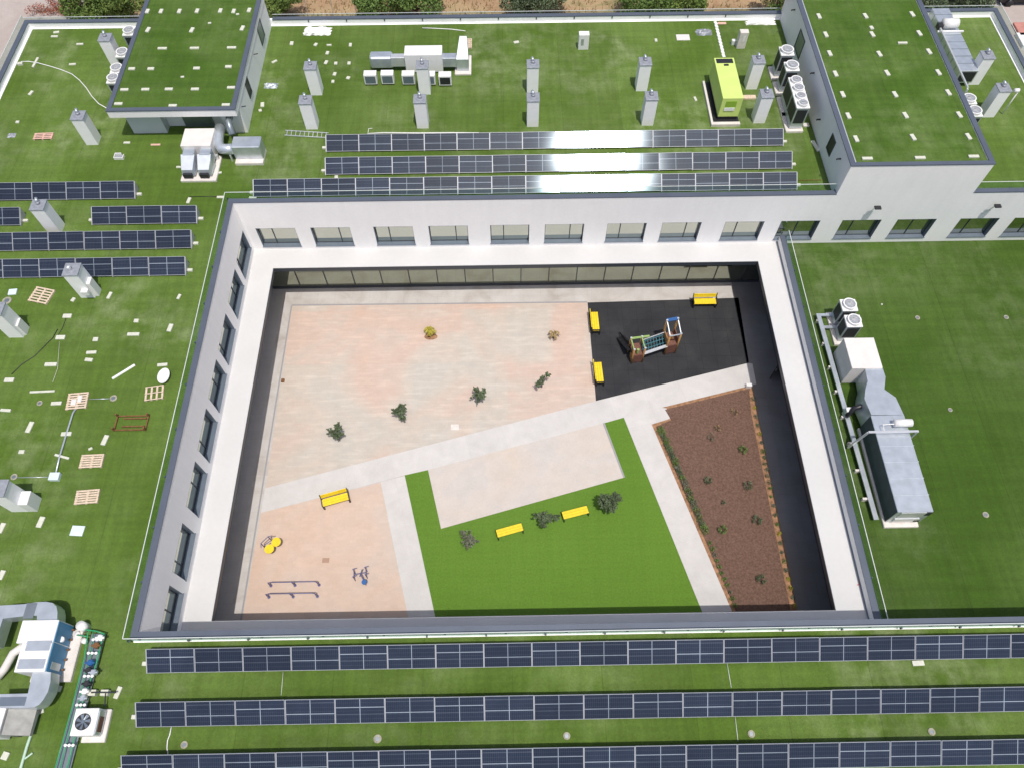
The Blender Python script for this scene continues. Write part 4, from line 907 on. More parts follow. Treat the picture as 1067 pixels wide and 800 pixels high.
for (x, y, lab) in ((466, 605, 'left'), (668, 602, 'middle'), (873, 597, 'right')):
    loose('block', 'block', (777+x/3.67, y/3.67), .62, .2, 0, ZT-.1, f'{lab} crosswise pale block at the front edge of the tall right roof', 'block', .09, G2)
loose('block', 'block', (777+601/3.67, 163/3.67), .62, .16, 0, ZT-.1, 'lone crosswise pale block far back on the tall right roof', 'block', .09, G2)
G3 = 'pale blocks on the penthouse roof'
def pb(lst, rot, la, lb, rowname):
    for i, (x, y) in enumerate(lst):
        loose('block', 'block', (x/3.67, y/3.67), la, lb, rot, ZQ-.045, f'{ords[i]} pale block from the left in the {rowname} of the penthouse roof', 'block', .08, G3)
pb([(563, 42), (615, 42), (685, 42), (753, 41), (842, 40), (893, 42), (952, 38)], -4, .24, .42, 'farthest full row')
pb([(565, 113), (733, 114), (926, 107)], -10, .24, .48, 'second row')
pb([(620, 184), (743, 183), (885, 181)], 0, .60, .18, 'third row')
pb([(503, 262), (576, 262), (751, 260), (873, 254)], 0, .42, .22, 'fourth row')
pb([(475, 342), (555, 341), (645, 340), (745, 340), (883, 334)], 0, .5, .2, 'fifth row')
pb([(452, 396), (660, 403), (863, 400)], 0, .5, .2, 'nearest row')
for (x, y), lab in (((908, 54), 'small pale chip below the far right blocks'), ((801, 88), 'tiny pale speck in the upper middle'), ((697, 294), 'tiny pale speck near the centre')):
    loose('block', 'block', (x/3.67, y/3.67), .22, .14, 10, ZQ-.045, lab+' of the penthouse roof', 'block', .05, G3)
loose('plank', 'block', (36.6, 64.8), .16, 1.0, -4, ZR, 'tall narrow white plank crossed by the white cable', 'plank', .08)
loose('plank', 'block', (20.5, 65.8), .34, .22, 10, ZR, 'short white stub by the left parapet where the cable starts', 'block', .15)
loose('plank', 'white', (128.6, 387), 1.32, .14, 40, ZR, 'slanted white plank on the left roof', 'plank', .05)
loose('plank', 'block', (43.8, 407.7), 1.3, .12, 2, ZR, 'pair of long white slats above the drain, left roof', 'plank', .05)
loose('board', 'pink', (162, 150.8), .62, .14, 0, ZR, 'thin pinkish board in front of the penthouse wall', 'board', .05)
loose('board', 'pink', (752.3, 24.2), .62, .22, 0, ZR, 'pinkish board lying at the far parapet', 'board', .05)
loose('slab', 'offwhite', (711.7, 39), .95, .62, 0, ZR, 'flat square slab beside the dark bag', 'slab', .05)
loose('slab', 'bluetile', (80.4, 552.5), .62, .5, -4, ZR, 'light blue white board with bits on it below the pallets', 'board', .04)
loose('box', 'bluetile', (56, 495.6), .5, .4, 0, ZR, 'pale blue white box at the lower end of the grey conduit', 'box', .2)
loose('plank', 'wood', (780, 101), 1.0, .34, 0, ZR, 'stacked wooden planks between the two chimneys by the lime unit', 'planks', .12)
loose('block', 'pad', (840, 130), .4, .3, 0, ZR, 'small concrete base right of the nearest twin fan condenser', 'block', .1)
# white oval board on the frame pallet
o = MB().cyl(0, 0, 0, .05, .42, 20).build('board', 'white'); p = at(170.5, 391.5, ZR+.2); o.location = (p.x, p.y, ZR+.19); o.scale = (.75, 1.1, 1); tag(o, 'white oval board leaning on the open wooden frame', 'board')
# pallets
def pallet(q, w, d, rot, label, n=6, m='wood', fill=None, wide=.09, cross=3):
    p = at(q[0], q[1], ZR+.1); t = thing('pallet', label, 'pallet', (p.x, p.y, ZR), 'wooden pallets on the left roof'); BASE[t.name] = (0, 0, 0)
    for k in range(cross):
        x = -w/2+.05+(w-.1)*k/(cross-1); MB().box(x-.05, -d/2, 0, x+.05, d/2, .09).build('bearer', m, t)
    for k in range(n):
        y = -d/2+wide/2+(d-wide)*k/(n-1); MB().box(-w/2, y-wide/2, .092, w/2, y+wide/2, .115).build('board', m, t)
    if fill:
        for f in fill: MB().bbox(*f).build('slab_on_top', 'offwhite', t)
    t.rotation_euler = (0, 0, R(rot)); return t
pallet((43, 307.8), 1.15, 1.0, -14, 'pale slatted pallet beside the light blue tile')
pallet((95.4, 480), 1.12, .72, 2, 'upper of two bare pallets on the left roof')
pallet((90.6, 517.2), 1.12, .72, 4, 'lower of two bare pallets on the left roof')
pallet((80.4, 417.4), 1.05, .95, 5, 'pallet with white tiles joined to a round drain by a pipe', 7, fill=[(-.3, -.25, .118, -.02, .1, .16), (.02, -.1, .118, .24, .3, .155)])
pallet((160.6, 409.2), .95, .82, 8, 'open wooden frame with widely spaced slats under the oval board', 3, 'wood', None, .05, 4)
pallet((45, 142), 1.2, .55, 2, 'narrow stack of reddish slats left of the penthouse', 4, 'pink')
p = at(488.7, 45.3, ZR+.1); pallet((488.7, 45.3), .4, 1.0, 0, 'small pallet behind the silver hood of the ventilation unit', 5)
# rusty frame
p = at(137.6, 441, ZR); t = thing('steel_frame', 'rusty brown steel frame lying on the left roof', 'metal frame', (p.x, p.y, ZR)); BASE[t.name] = (0, 0, 0)
for a in (((-.8, -.4), (.8, -.4)), ((-.8, .4), (.8, .4)), ((-.8, -.4), (-.8, .4)), ((.8, -.4), (.8, .4)), ((-.45, .25), (.72, .25)), ((-.45, -.2), (.72, -.2))):
    MB().bar((a[0][0], a[0][1], .06), (a[1][0], a[1][1], .07), .06, .06).build('bar', 'rust', t)
for a in ((-.8, -.4), (.8, -.4), (-.8, .4), (.8, .4)): MB().box(a[0]-.04, a[1]-.04, 0, a[0]+.04, a[1]+.04, .32).build('leg', 'rust', t)
# ladder
A_ = at(297, 138.8, ZR+.06); B_ = at(342, 141.5, ZR+.06); t = thing('ladder', 'aluminium ladder lying flat beside the first solar row', 'ladder', tuple(A_)); BASE[t.name] = tuple(A_)
w_ = Vector((0, .22, 0))
for s in (-1, 1): MB().bar(A_+w_*s, B_+w_*s, .05, .06).build('rail', 'alu', t)
for k in range(10): q = A_.lerp(B_, (k+.5)/10); MB().bar(q-w_, q+w_, .04, .04).build('rung', 'alu', t)
# crumpled white sheets, dark bag
def lump(name, q, sx, sy, sz, m, label, cat, z=ZR, seed=1, n=9):
    r = random.Random(seed); mb = MB(); vs = []; fs = []
    for i in range(n+1):
        for j in range(n+1):
            u, v = i/n*2-1, j/n*2-1; e = max(abs(u), abs(v)); h = (1-e**3)*sz*(.55+.45*r.random())
            vs.append((u*sx/2*(1+.12*r.uniform(-1, 1)), v*sy/2*(1+.15*r.uniform(-1, 1)), max(.005, h)))
    for i in range(n):
        for j in range(n): a = i*(n+1)+j; fs.append((a, a+n+1, a+n+2, a+1))
    mb.add(vs, fs); o = mb.build(name, m); p = at(q[0], q[1], z+sz*.4); o.location = (p.x, p.y, z); tag(o, label, cat); return o
lump('tarp', (330.5, 31.5), 1.9, .85, .35, 'white', 'crumpled white sheet against the far parapet', 'sheet', seed=3)
lump('plastic_wrap', (793, 23), 2.1, .5, .22, 'white', 'torn white plastic wrap at the foot of the far parapet by the tower', 'plastic', seed=5)
lump('rubble_bag', (733.5, 33), 1.15, .6, .3, 'leadcap', 'dark grey bag of rubble with a pale top near the far parapet', 'bag', seed=9)
lump('scrap_pile', (11.8, 141), .5, .4, .12, 'leadcap', 'small grey scrap pile on the far left turf', 'scrap', seed=11)
lump('scrap_pile', (282, 89), .9, .5, .2, 'galv', 'silver scraps beside the penthouse side wall', 'scrap', seed=12)
# boxes by the far parapet
p = at(607.6, 52, ZR); t = thing('electrical_cabinet', 'white upright electrical cabinet on the far turf', 'cabinet', tuple(p))
MB().bbox(p.x-.36, p.y, ZR, p.x+.36, p.y+.45, ZR+1.15, .02).build('casing', 'white', t); MB().box(p.x-.2, p.y-.012, ZR+.35, p.x+.0, p.y-.0, ZR+.85).build('door', 'galv', t)
p = at(771.5, 51, ZR); t = thing('vent_box', 'tall pale vent box with a white louvre, left of the tower', 'vent box', tuple(p))
MB().bbox(p.x-.3, p.y, ZR, p.x+.3, p.y+.42, ZR+1.25, .02).build('casing', 'pad', t); MB().box(p.x-.02, p.y-.012, ZR+.55, p.x+.12, p.y-.0, ZR+1.0).build('louvre', 'white', t)
p = at(764, 47.5, ZR); o = MB().bbox(-.14, 0, 0, .14, .25, .35, .03).build('box', 'white'); o.location = p; tag(o, 'small white box left of the tall vent box', 'box')
for k in range(11):
    u = k/10; p = at(745.6+8.2*u, 24.5+34*u, ZR); o = MB().bbox(-.11, -.16, 0, .11, .16, .05, .01).build('white_tile', 'white'); o.location = p; o.rotation_euler = (0, 0, R(8+rnd.uniform(-5, 5)))
    tag(o, 'small white tile in the line leading to the lime green unit', 'tile', 'white tiles in a line')
p = at(125, 164.5, ZR); t = thing('open_box', 'small open white frame box in front of the penthouse', 'box', tuple(p))
MB().box(p.x-.3, p.y-.2, ZR, p.x+.3, p.y-.16, ZR+.18).box(p.x-.3, p.y+.2, ZR, p.x+.1, p.y+.24, ZR+.18).box(p.x-.3, p.y-.16, ZR, p.x-.26, p.y+.2, ZR+.18).box(p.x+.26, p.y-.16, ZR, p.x+.3, p.y+.12, ZR+.18).build('side', 'white', t)
MB().box(p.x-.26, p.y-.16, ZR+.004, p.x+.26, p.y+.16, ZR+.03).build('bottom', 'leadcap', t)
# cables and conduits
def cable(name, lst, r, m, label, z=ZR, cat='cable'):
    pts = [at(x, y, z+r+.005) for x, y in lst]; base = tuple(at(*lst[0], z)); o = MB().tube(pts, r, 6).build(name, m, None, True); settle(o, base); tag(o, label, cat); return o
cable('cable', [(22, 64.5), (30, 64.3), (40, 66), (52, 69.3), (64, 73), (75, 77.5), (83, 84), (90, 92), (96, 101), (103, 108.5), (112, 113.5)], .03, 'white', 'long white cable curving over the far left turf')
cable('cable', [(60, 343), (55, 352), (45, 362), (36, 371), (22, 380), (12, 390)], .02, 'black', 'dark cable lying in a curve on the left roof')
cable('cable', [(69, 331), (65, 342), (60, 350)], .015, 'black', 'short dark cable between the two grey pads')
cable('cable', [(55, 398), (60, 384), (62, 356)], .012, 'block', 'thin pale line running from the pads down the left roof')
cable('conduit', [(82, 422), (76, 430), (68, 456), (62, 476), (58, 494)], .05, 'galv', 'grey conduit from the tiled pallet down to the blue white box')
cable('conduit', [(93, 415.8), (114, 415.2)], .02, 'galv', 'thin pipe joining the tiled pallet to the round drain')
cable('conduit', [(17, 497.3), (50, 496.8)], .02, 'galv', 'thin pipe joining the lower left drain to the box')
cable('cable', [(197, 205.5), (213, 205), (228, 205.2)], .02, 'black', 'dark cable between two pale blocks by the courtyard corner')
cable('cable', [(178.7, 756), (177, 765), (174.6, 771), (174, 779), (175.5, 788)], .025, 'white', 'white cable hanging between two front solar rows')
cable('conduit', [(383, 139.6), (400, 138.6), (420, 138.8), (440, 138.9), (470, 138.6), (499, 138.8)], .035, 'white', 'white pipe lying along the back of the first solar row')
cable('cable', [(383.5, 138.5), (384, 134.5), (388, 134)], .02, 'white', 'short white hook of pipe at the back of the first solar row')
cable('cable', [(440, 29.4), (455, 30), (470, 30.8), (485, 32.6)], .03, 'white', 'white cable lying at the foot of the far parapet')
cable('cable', [(757.5, 690), (762, 716)], .015, 'palegreen_rail', 'thin pale line between the first and second front solar rows')
cable('cable', [(766, 746), (769, 772)], .015, 'palegreen_rail', 'thin pale line between the second and third front solar rows')
cable('cable', [(295, 700), (293, 724)], .012, 'palegreen_rail', 'faint pale line crossing the turf on the left, between front rows')
cable('conduit', [(832, 188.2), (856, 187.8)], .02, 'rust', 'thin brown pipe at the right end of the long solar row')
# round drains
M['drainrim'] = mat('weathered drain rim', (.30, .29, .22), .8, var=.3, scale=9)
def drain(q, r, z, label, m='drainrim'):
    p = at(q[0], q[1], z+.02); t = thing('roof_drain', label, 'drain', (p.x, p.y, z), 'round roof drains'); 
    MB().ring(p.x, p.y, z+.003, z+.04, r*.55, r, 20).build('rim', m, t, False); MB().cyl(p.x, p.y, z+.002, z+.03, r*.55, 16).build('grate', 'galv_dark', t)
for q, r, z, lab in (((192, 775.6), .15, ZR, 'round drain by the white cable between the front solar rows'), ((393.4, 769.3), .17, ZR, 'round drain left of centre between the front solar rows'),
    ((590.5, 766.3), .15, ZR, 'round drain right of centre between the front solar rows'), ((782.9, 764.2), .15, ZR, 'round drain beside the thin pale line, front roof'),
    ((970.7, 762), .15, ZR, 'rightmost round drain between the front solar rows'), ((956, 331.2), .15, ZLR, 'round drain on the low roof, middle far one'),
    ((1048.4, 330.7), .15, ZLR, 'round drain on the low roof, far right one'), ((990, 426.8), .13, ZLR, 'round drain on the low roof right of the silver neck'),
    ((1027, 536), .17, ZLR, 'round drain on the low roof, nearest one'), ((118.3, 414.8), .19, ZR, 'round drain piped to the tiled pallet'),
    ((14.7, 496.6), .17, ZR, 'round drain piped to the blue white box'), ((41.4, 420), .15, ZR, 'round drain left of the tiled pallet'), ((7.3, 313.4), .26, ZR, 'round pale drain under the light blue tile')):
    drain(q, r, z, lab)
# red mark on the canopy
o = MB().tube([at(893, 609, ZL+.01), at(897, 608.5, ZL+.01)], .02, 6).tube([at(894.5, 603, ZL+.01), at(895.2, 608, ZL+.01)], .01, 6).build('paint_mark', mat('red paint', (.6, .05, .04), .6)); settle(o, tuple(at(895, 608, ZL))); tag(o, 'small red mark on the white canopy, right side', 'paint mark')

# ------------------------------------------------------------------ court furniture
def bench(q, rot, label, back, z=0.0):
    p = at(q[0], q[1], .45); t = thing('bench', label, 'bench', (p.x, p.y, z), 'yellow benches in the courtyard'); BASE[t.name] = (0, 0, 0)
    L = 1.55; W_ = .46
    for k in range(3): MB().bbox(-L/2, -W_/2+k*.156, .42, L/2, -W_/2+k*.156+.148, .46, .008).build('seat', 'yellow', t)
    if back:
        for k in range(2): MB().hexa([(-L/2, .26+k*.03, .56+k*.16), (L/2, .26+k*.03, .56+k*.16), (L/2, .30+k*.03, .56+k*.16), (-L/2, .30+k*.03, .56+k*.16)],
                                     [(-L/2, .285+k*.03, .70+k*.16), (L/2, .285+k*.03, .70+k*.16), (L/2, .325+k*.03, .70+k*.16), (-L/2, .325+k*.03, .70+k*.16)]).build('backrest', 'yellow', t)
    for s in (-1, 1):
        m_ = MB().box(s*(L/2-.02)-.03, -W_/2-.05, 0, s*(L/2-.02)+.03, -W_/2+.02, .415).box(s*(L/2-.02)-.03, W_/2-.02, 0, s*(L/2-.02)+.03, W_/2+.05, .415).box(s*(L/2-.02)-.03, -W_/2+.021, .36, s*(L/2-.02)+.03, W_/2-.021, .415)
        if back: m_.bar((s*(L/2+.03), .22, .4), (s*(L/2+.03), .34, .92), .05, .04).bar((s*(L/2+.03), -.24, .62), (s*(L/2+.03), .28, .64), .05, .04).bar((s*(L/2+.03), -.24, .0), (s*(L/2+.03), -.24, .62), .05, .04)
        m_.build('leg', 'black', t)
    t.rotation_euler = (0, 0, R(rot)); return t
bench((620.3, 335), 91, 'upper yellow bench along the left edge of the black rubber floor', True)
bench((624.3, 388), 92, 'lower yellow bench along the left edge of the black rubber floor', True)
bench((734.5, 314), 0, 'yellow bench at the back edge of the black rubber floor', True)
bench((349.5, 520), 16, 'yellow bench with backrest beside the diagonal path', True)
bench((531, 552), 15, 'left backless yellow bench on the court lawn', False)
bench((599.5, 533.5), 14, 'right backless yellow bench on the court lawn', False)

# play tower
t = thing('play_structure', 'timber play structure with two towers, a net bridge and a black slide', 'play structure', (7.8, 24.3, 0)); 
def vp(x, y): p = at(x, y, 0); return p
L1, L2 = vp(657.5, 378.5), vp(668.5, 377); R1_, R2_ = vp(692, 369.5), vp(703, 367.5)
up = (L2-L1).normalized(); nn = Vector((-up.y, up.x, 0))
posts = []
for base, h in ((L1, 1.7), (L2, 1.7), (L1+nn*.9, 1.7), (L2+nn*.9, 1.7), (R1_, 2.3), (R2_, 2.3), (R1_+nn*1.0, 2.6), (R2_+nn*1.0, 2.6)):
    MB().tube([base, base+Vector((0, 0, h))], .065, 8).build('post', 'timber', t, True); MB().tube([base+Vector((0, 0, h)), base+Vector((0, 0, h+.05))], .07, 8).build('post_cap', 'alu', t)
def deck(a, b, d, z, m, nm='deck'): MB().hexa([(*a.xy, z-.06), (*b.xy, z-.06), (*(b+nn*d).xy, z-.06), (*(a+nn*d).xy, z-.06)], [(*a.xy, z), (*b.xy, z), (*(b+nn*d).xy, z), (*(a+nn*d).xy, z)]).build(nm, m, t)
deck(L1, L2, .9, 1.0, 'redwood'); deck(R1_, R2_, 1.0, 1.1, 'redwood')
def pan(a, b, z0, z1, m, nm='side_panel'): k = (b-a).normalized(); k = Vector((-k.y, k.x, 0))*.025; MB().hexa([(*(a-k).xy, z0), (*(b-k).xy, z0), (*(b+k).xy, z0), (*(a+k).xy, z0)], [(*(a-k).xy, z1), (*(b-k).xy, z1), (*(b+k).xy, z1), (*(a+k).xy, z1)]).build(nm, m, t)
pan(L1, L2, .1, .95, 'redwood'); pan(L1, L1+nn*.45, .2, 1.5, 'timber'); pan(R1_, R2_, .1, 1.05, 'redwood'); pan(R1_, R1_+nn, 1.1, 1.6, 'timber'); pan(R2_, R2_+nn, 1.1, 1.5, 'redwood')
MB().bar(L1+nn*.9+Vector((0, 0, 1.65)), L2+nn*.9+up*.5+Vector((0, 0, 1.65)), .14, .06).bar(L1+Vector((0, 0, 1.6))+nn*.9, L1+Vector((0, 0, 1.6)), .08, .06).bar(L2+Vector((0, 0, 1.6))+nn*.9, L2+Vector((0, 0, 1.6)), .08, .06).build('rail', 'greenplastic', t)
MB().bar(R1_+nn*1.0+Vector((0, 0, 2.62)), R2_+nn*1.0+Vector((0, 0, 2.62)), .22, .05).build('roof_bar', 'bluesteel', t)
MB().bar(R1_+nn*1.0+Vector((0, 0, 2.55)), R1_+Vector((0, 0, 2.25)), .06, .06).bar(R2_+nn*1.0+Vector((0, 0, 2.55)), R2_+Vector((0, 0, 2.25)), .06, .06).bar(R1_+Vector((0, 0, 2.25)), R2_+Vector((0, 0, 2.25)), .07, .06).build('rail', 'galv', t)
MB().bar(L2+Vector((0, 0, 1.05)), R1_+Vector((0, 0, 1.1)), .2, .05).bar(L2+nn*.75+Vector((0, 0, 1.5)), R1_+nn*.75+Vector((0, 0, 1.6)), .05, .05).build('bridge_beam', 'alu', t)
nb = MB()
for k in range(9):
    a = (L2+nn*.1).lerp(R1_+nn*.1, k/8)+Vector((0, 0, .9)); b = (L2+nn*.8).lerp(R1_+nn*.8, k/8)+Vector((0, 0, 1.35)); nb.tube([a, b], .025, 5)
for k in range(4):
    a = (L2+nn*(.1+.22*k)); b = (R1_+nn*(.1+.22*k)); nb.tube([a+Vector((0, 0, .9+.14*k)), b+Vector((0, 0, .9+.14*k))], .03, 5)
nb.build('net', 'rope', t)
sa = L1+nn*.45+Vector((0, 0, 1.0)); sb = at(646.5, 351, .15); 
MB().bar(sa, sb, .55, .04).bar(sa+nn*.28+Vector((0, 0, .08)), sb+nn*.28+Vector((0, 0, .08)), .05, .16).bar(sa-nn*.28+Vector((0, 0, .08)), sb-nn*.28+Vector((0, 0, .08)), .05, .16).build('slide', 'black', t)
for (u, m_) in ((L1+up*.3+nn*.1, 'greenplastic'), (R1_+up*.4+nn*.5, 'timber')): MB().cyl(u.x, u.y, 1.1, 1.5, .09, 10).build('toy_wheel', m_, t)

# exercise equipment
p = at(284, 569, .5); t = thing('exercise_station', 'outdoor exercise station with two yellow discs and a grey frame', 'exercise station', (p.x, p.y, 0)); BASE[t.name] = (0, 0, 0)
for a in ((.12, .16), (-.22, -.24)): MB().cyl(a[0]+.1, a[1]+.05, .62, .68, .27, 20).build('disc', 'yellow', t, False); MB().cyl(a[0]+.1, a[1]+.05, 0, .62, .04, 8).build('post', 'purple', t)
fr = MB()
for a, b in (((-.55, .05), (-.2, .45)), ((-.2, .45), (.05, .5)), ((-.55, .05), (-.5, -.2)), ((-.35, -.05), (0, .2))): fr.tube([(a[0], a[1], .95), (b[0], b[1], .95)], .025, 6)
for a in ((-.55, .05), (-.2, .45)): fr.tube([(a[0], a[1], 0), (a[0], a[1], .95)], .03, 6)
fr.build('frame', 'purple', t); t.rotation_euler = (0, 0, 0)
for (q, lab) in (((305, 606), 'farther one of the two low parallel bars on the peach floor'), ((303, 618), 'nearer one of the two low parallel bars on the peach floor')):
    p = at(q[0]-1, q[1], .75); t = thing('parallel_bar', lab, 'exercise bar', (p.x, p.y, 0), 'parallel bars'); BASE[t.name] = (0, 0, 0)
    MB().tube([(-1.38, -.0, .3), (-1.36, 0, .68), (-1.25, 0, .75), (0, 0, .75), (1.25, 0, .75), (1.36, 0, .68), (1.38, 0, .3)], .026, 8).build('rail', 'purple', t, True)
    for x in (-1.37, 0, 1.37): MB().tube([(x, 0, 0), (x, 0, .5 if x else .73)], .045, 8).cyl(x, 0, 0, .03, .09, 12).build('post', 'purple', t)
p = at(376, 600, .5); t = thing('exercise_station', 'outdoor exercise machine with a thin dark frame and one blue disc', 'exercise station', (p.x, p.y, 0)); BASE[t.name] = (0, 0, 0)
fr = MB()
for a in ((-.42, .3), (-.38, -.12), (.25, .4), (.3, .0)): fr.tube([(a[0], a[1], 0), (a[0], a[1], .9)], .025, 6).tube([(a[0], a[1], .9), (a[0]+.18, a[1]+.04, .9)], .03, 6)
fr.tube([(-.42, .3, .5), (-.38, -.12, .5)], .025, 6).tube([(-.4, .1, .5), (.28, .2, .55)], .03, 6).tube([(.25, .4, .5), (.3, 0, .5)], .025, 6).tube([(0, .1, .5), (.22, -.3, .55)], .04, 6).tube([(-.1, .05, .3), (.1, .3, .8)], .03, 6); fr.build('frame', 'purple', t)
MB().cyl(.24, -.36, .58, .64, .15, 16).build('disc', 'bluesteel', t); MB().cyl(.24, -.36, 0, .58, .04, 8).build('post', 'purple', t)
for (q, m_, lab) in (((548.5-53.5-.0+0, 445), 'pad', None),):
    pass
o = MB().box(-.25, -.2, 0, .25, .2, .02).build('access_cover', 'pad'); p = at(474, 445, 0); o.location = (p.x, p.y, .009); tag(o, 'small white access cover near the diagonal path', 'cover')
o = MB().box(-.2, -.14, 0, .2, .14, .02).build('access_cover', mat('brown cover', (.38, .25, .18), .8)); p = at(339.5, 583.5, 0); o.location = (p.x, p.y, .009); tag(o, 'small brown access cover on the peach floor', 'cover')
o = MB().box(-.1, -.12, 0, .1, .12, .12).build('bollard_light', 'rust'); p = at(295, 397, 0); o.location = (p.x, p.y, .009); tag(o, 'tiny rusty post on the left edge of the pink slab', 'post')
o = MB().bbox(-.18, -.12, 0, .18, .12, .3, .02).build('garden_box', 'white'); p = at(779.5, 403, 0); o.location = (p.x, p.y, .009); tag(o, 'small white box at the far corner of the mulch bed', 'box')

# ------------------------------------------------------------------ plants
def leaves(mb, r, c, rad, n, size, lo=.0, up=.4):
    for _ in range(n):
        while True:
            v = Vector((r.uniform(-1, 1), r.uniform(-1, 1), r.uniform(-1, 1)))
            if lo < v.length < 1: break
        p = Vector(c)+Vector((v.x*rad[0], v.y*rad[1], v.z*rad[2])); s = size*r.uniform(.6, 1.3)
        d = Vector((r.gauss(0, 1), r.gauss(0, 1), r.gauss(0, .8)+up)).normalized(); a = d.cross(Vector((r.gauss(0, 1), r.gauss(0, 1), r.gauss(0, 1)))).normalized(); b = d.cross(a)
        mb.add([p-a*s, p-b*s*.45, p+a*s, p+b*s*.45], [(0, 1, 2, 3)])
def small_tree(q, blobs, label, cat, n, size_, m='leaf', name='young_tree', h=.9, seed=0, zb=0., limbs=5, group=None):
    size = size_*1.0; n = int(n*1.25); r = random.Random(seed); p = at(q[0], q[1], zb+h); t = thing(name, label, cat, (p.x, p.y, zb), group); BASE[t.name] = (0, 0, 0)
    tr = MB().tube([(0, 0, 0), (.02, .01, h*.5), (0, 0, h)], .035, 6, .018)
    cr = MB()
    for b in blobs:
        c = Vector((b[0], b[1], h+b[2])); tr.tube([(0, 0, h*.45), (c.x*.5, c.y*.5, h*.85), c], .02, 5, .006)
        k = max(7, int(16*b[4]))
        for _ in range(k):
            d = Vector((r.gauss(0, 1), r.gauss(0, 1), r.gauss(.1, .8))).normalized(); L = b[3]*r.uniform(.6, 1.35); e = c+d*L; tr.tube([c, e], .008, 4, .004)
            for q in range(int(n*b[4]/k)):
                u = r.random()**.6; leaves(cr, r, c+d*L*u, (.07, .07, .07), 1, size)
    tr.build('trunk', 'bark', t, True); cr.build('crown', m, t); return t
G = 'young trees on the pink slab'
small_tree((351, 449), [(-.28, -.12, 0, .3, .8), (.12, .22, .15, .3, 1.1), (.2, -.2, -.1, .28, .7)], 'leftmost young tree on the pink slab, with a notched crown', 'tree', 420, .07, seed=1, group=G)
small_tree((416, 429), [(0, .1, 0, .34, 1), (.2, .32, .15, .24, .6), (-.3, .05, 0, .26, .5), (.18, -.3, -.1, .2, .4)], 'second young tree from the left on the pink slab', 'tree', 480, .07, seed=2, group=G)
small_tree((498, 411), [(0, 0, 0, .42, 1.6), (.15, -.15, .1, .3, .8), (.35, .2, .1, .18, .3)], 'roundest young tree on the pink slab', 'tree', 520, .07, seed=3, group=G)
small_tree((565, 396.5), [(-.2, -.18, 0, .24, .7), (.05, .05, .1, .2, .5), (.34, .3, .25, .18, .4)], 'slender leaning young tree nearest the rubber floor', 'tree', 420, .07, seed=4, group=G)
G = 'olive trees on the court lawn'
small_tree((488, 560.5), [(0, 0, 0, .42, .55), (-.3, .25, 0, .26, .25), (.25, -.1, .1, .3, .3), (0, -.35, 0, .25, .2)], 'sparse dry looking olive tree left of the benches', 'tree', 900, .06, 'leaf_c', 'olive_tree', 1.1, 5, group=G)
small_tree((569, 539), [(-.3, .05, 0, .38, 1), (.05, -.1, .15, .3, .7), (.5, .05, 0, .32, .7), (-.15, -.35, 0, .22, .4)], 'wide olive tree between the two lawn benches', 'tree', 640, .065, 'leaf', 'olive_tree', 1.1, 6, group=G)
small_tree((634.5, 523), [(0, 0, 0, .50, 2.4), (.25, .1, .2, .40, 1.6), (-.3, .1, 0, .38, 1.4), (0, -.25, .1, .35, 1.)], 'round full olive tree at the right end of the lawn benches', 'tree', 820, .07, 'leaf', 'olive_tree', 1.25, 7, group=G)
def palm(q, n, L, label, m, seed, cat='palm'):
    r = random.Random(seed); p = at(q[0], q[1], .3); t = thing('small_palm', label, cat, (p.x, p.y, 0)); BASE[t.name] = (0, 0, 0); f = MB()
    for k in range(n):
        a = 2*math.pi*k/n+r.uniform(-.2, .2); l = L*r.uniform(.7, 1.1); c, s = math.cos(a), math.sin(a); w = .05
        pts = [(0, 0, .35), (c*l*.4, s*l*.4, .65), (c*l*.8, s*l*.8, .5), (c*l, s*l, .3)]
        for i in range(3):
            p0, p1 = Vector(pts[i]), Vector(pts[i+1]); d = Vector((-s, c, 0))*w*(1.2-.3*i); e = Vector((-s, c, 0))*w*(.9-.3*i); f.add([p0-d, p0+d, p1+e, p1-e], [(0, 1, 2, 3)])
            for j in range(3):
                q0 = p0.lerp(p1, j/3); 
                for sg in (-1, 1): f.add([q0, q0+Vector((c*.08, s*.08, 0)), q0+Vector((-s*sg*.16+c*.12, c*sg*.16+s*.12, -.05))], [(0, 1, 2)])
    f.build('fronds', m, t); MB().tube([(0, 0, 0), (0, 0, .38)], .06, 8, .04).build('trunk', 'bark', t, True)
palm((448, 346), 7, .34, 'small yellow green palm at the back of the pink slab', 'leaf_y', 1)
palm((577, 349.5), 5, .32, 'tiny wilted palm near the rubber floor', 'drygrass', 2)
o = MB().cyl(0, 0, 0, .02, .5, 18).build('soil_patch', 'soil'); p = at(449, 351, 0); o.location = (p.x, p.y, .006); o.scale = (.9, .5, 1); o['kind'] = 'structure'
G = 'shrubs in the mulch bed'
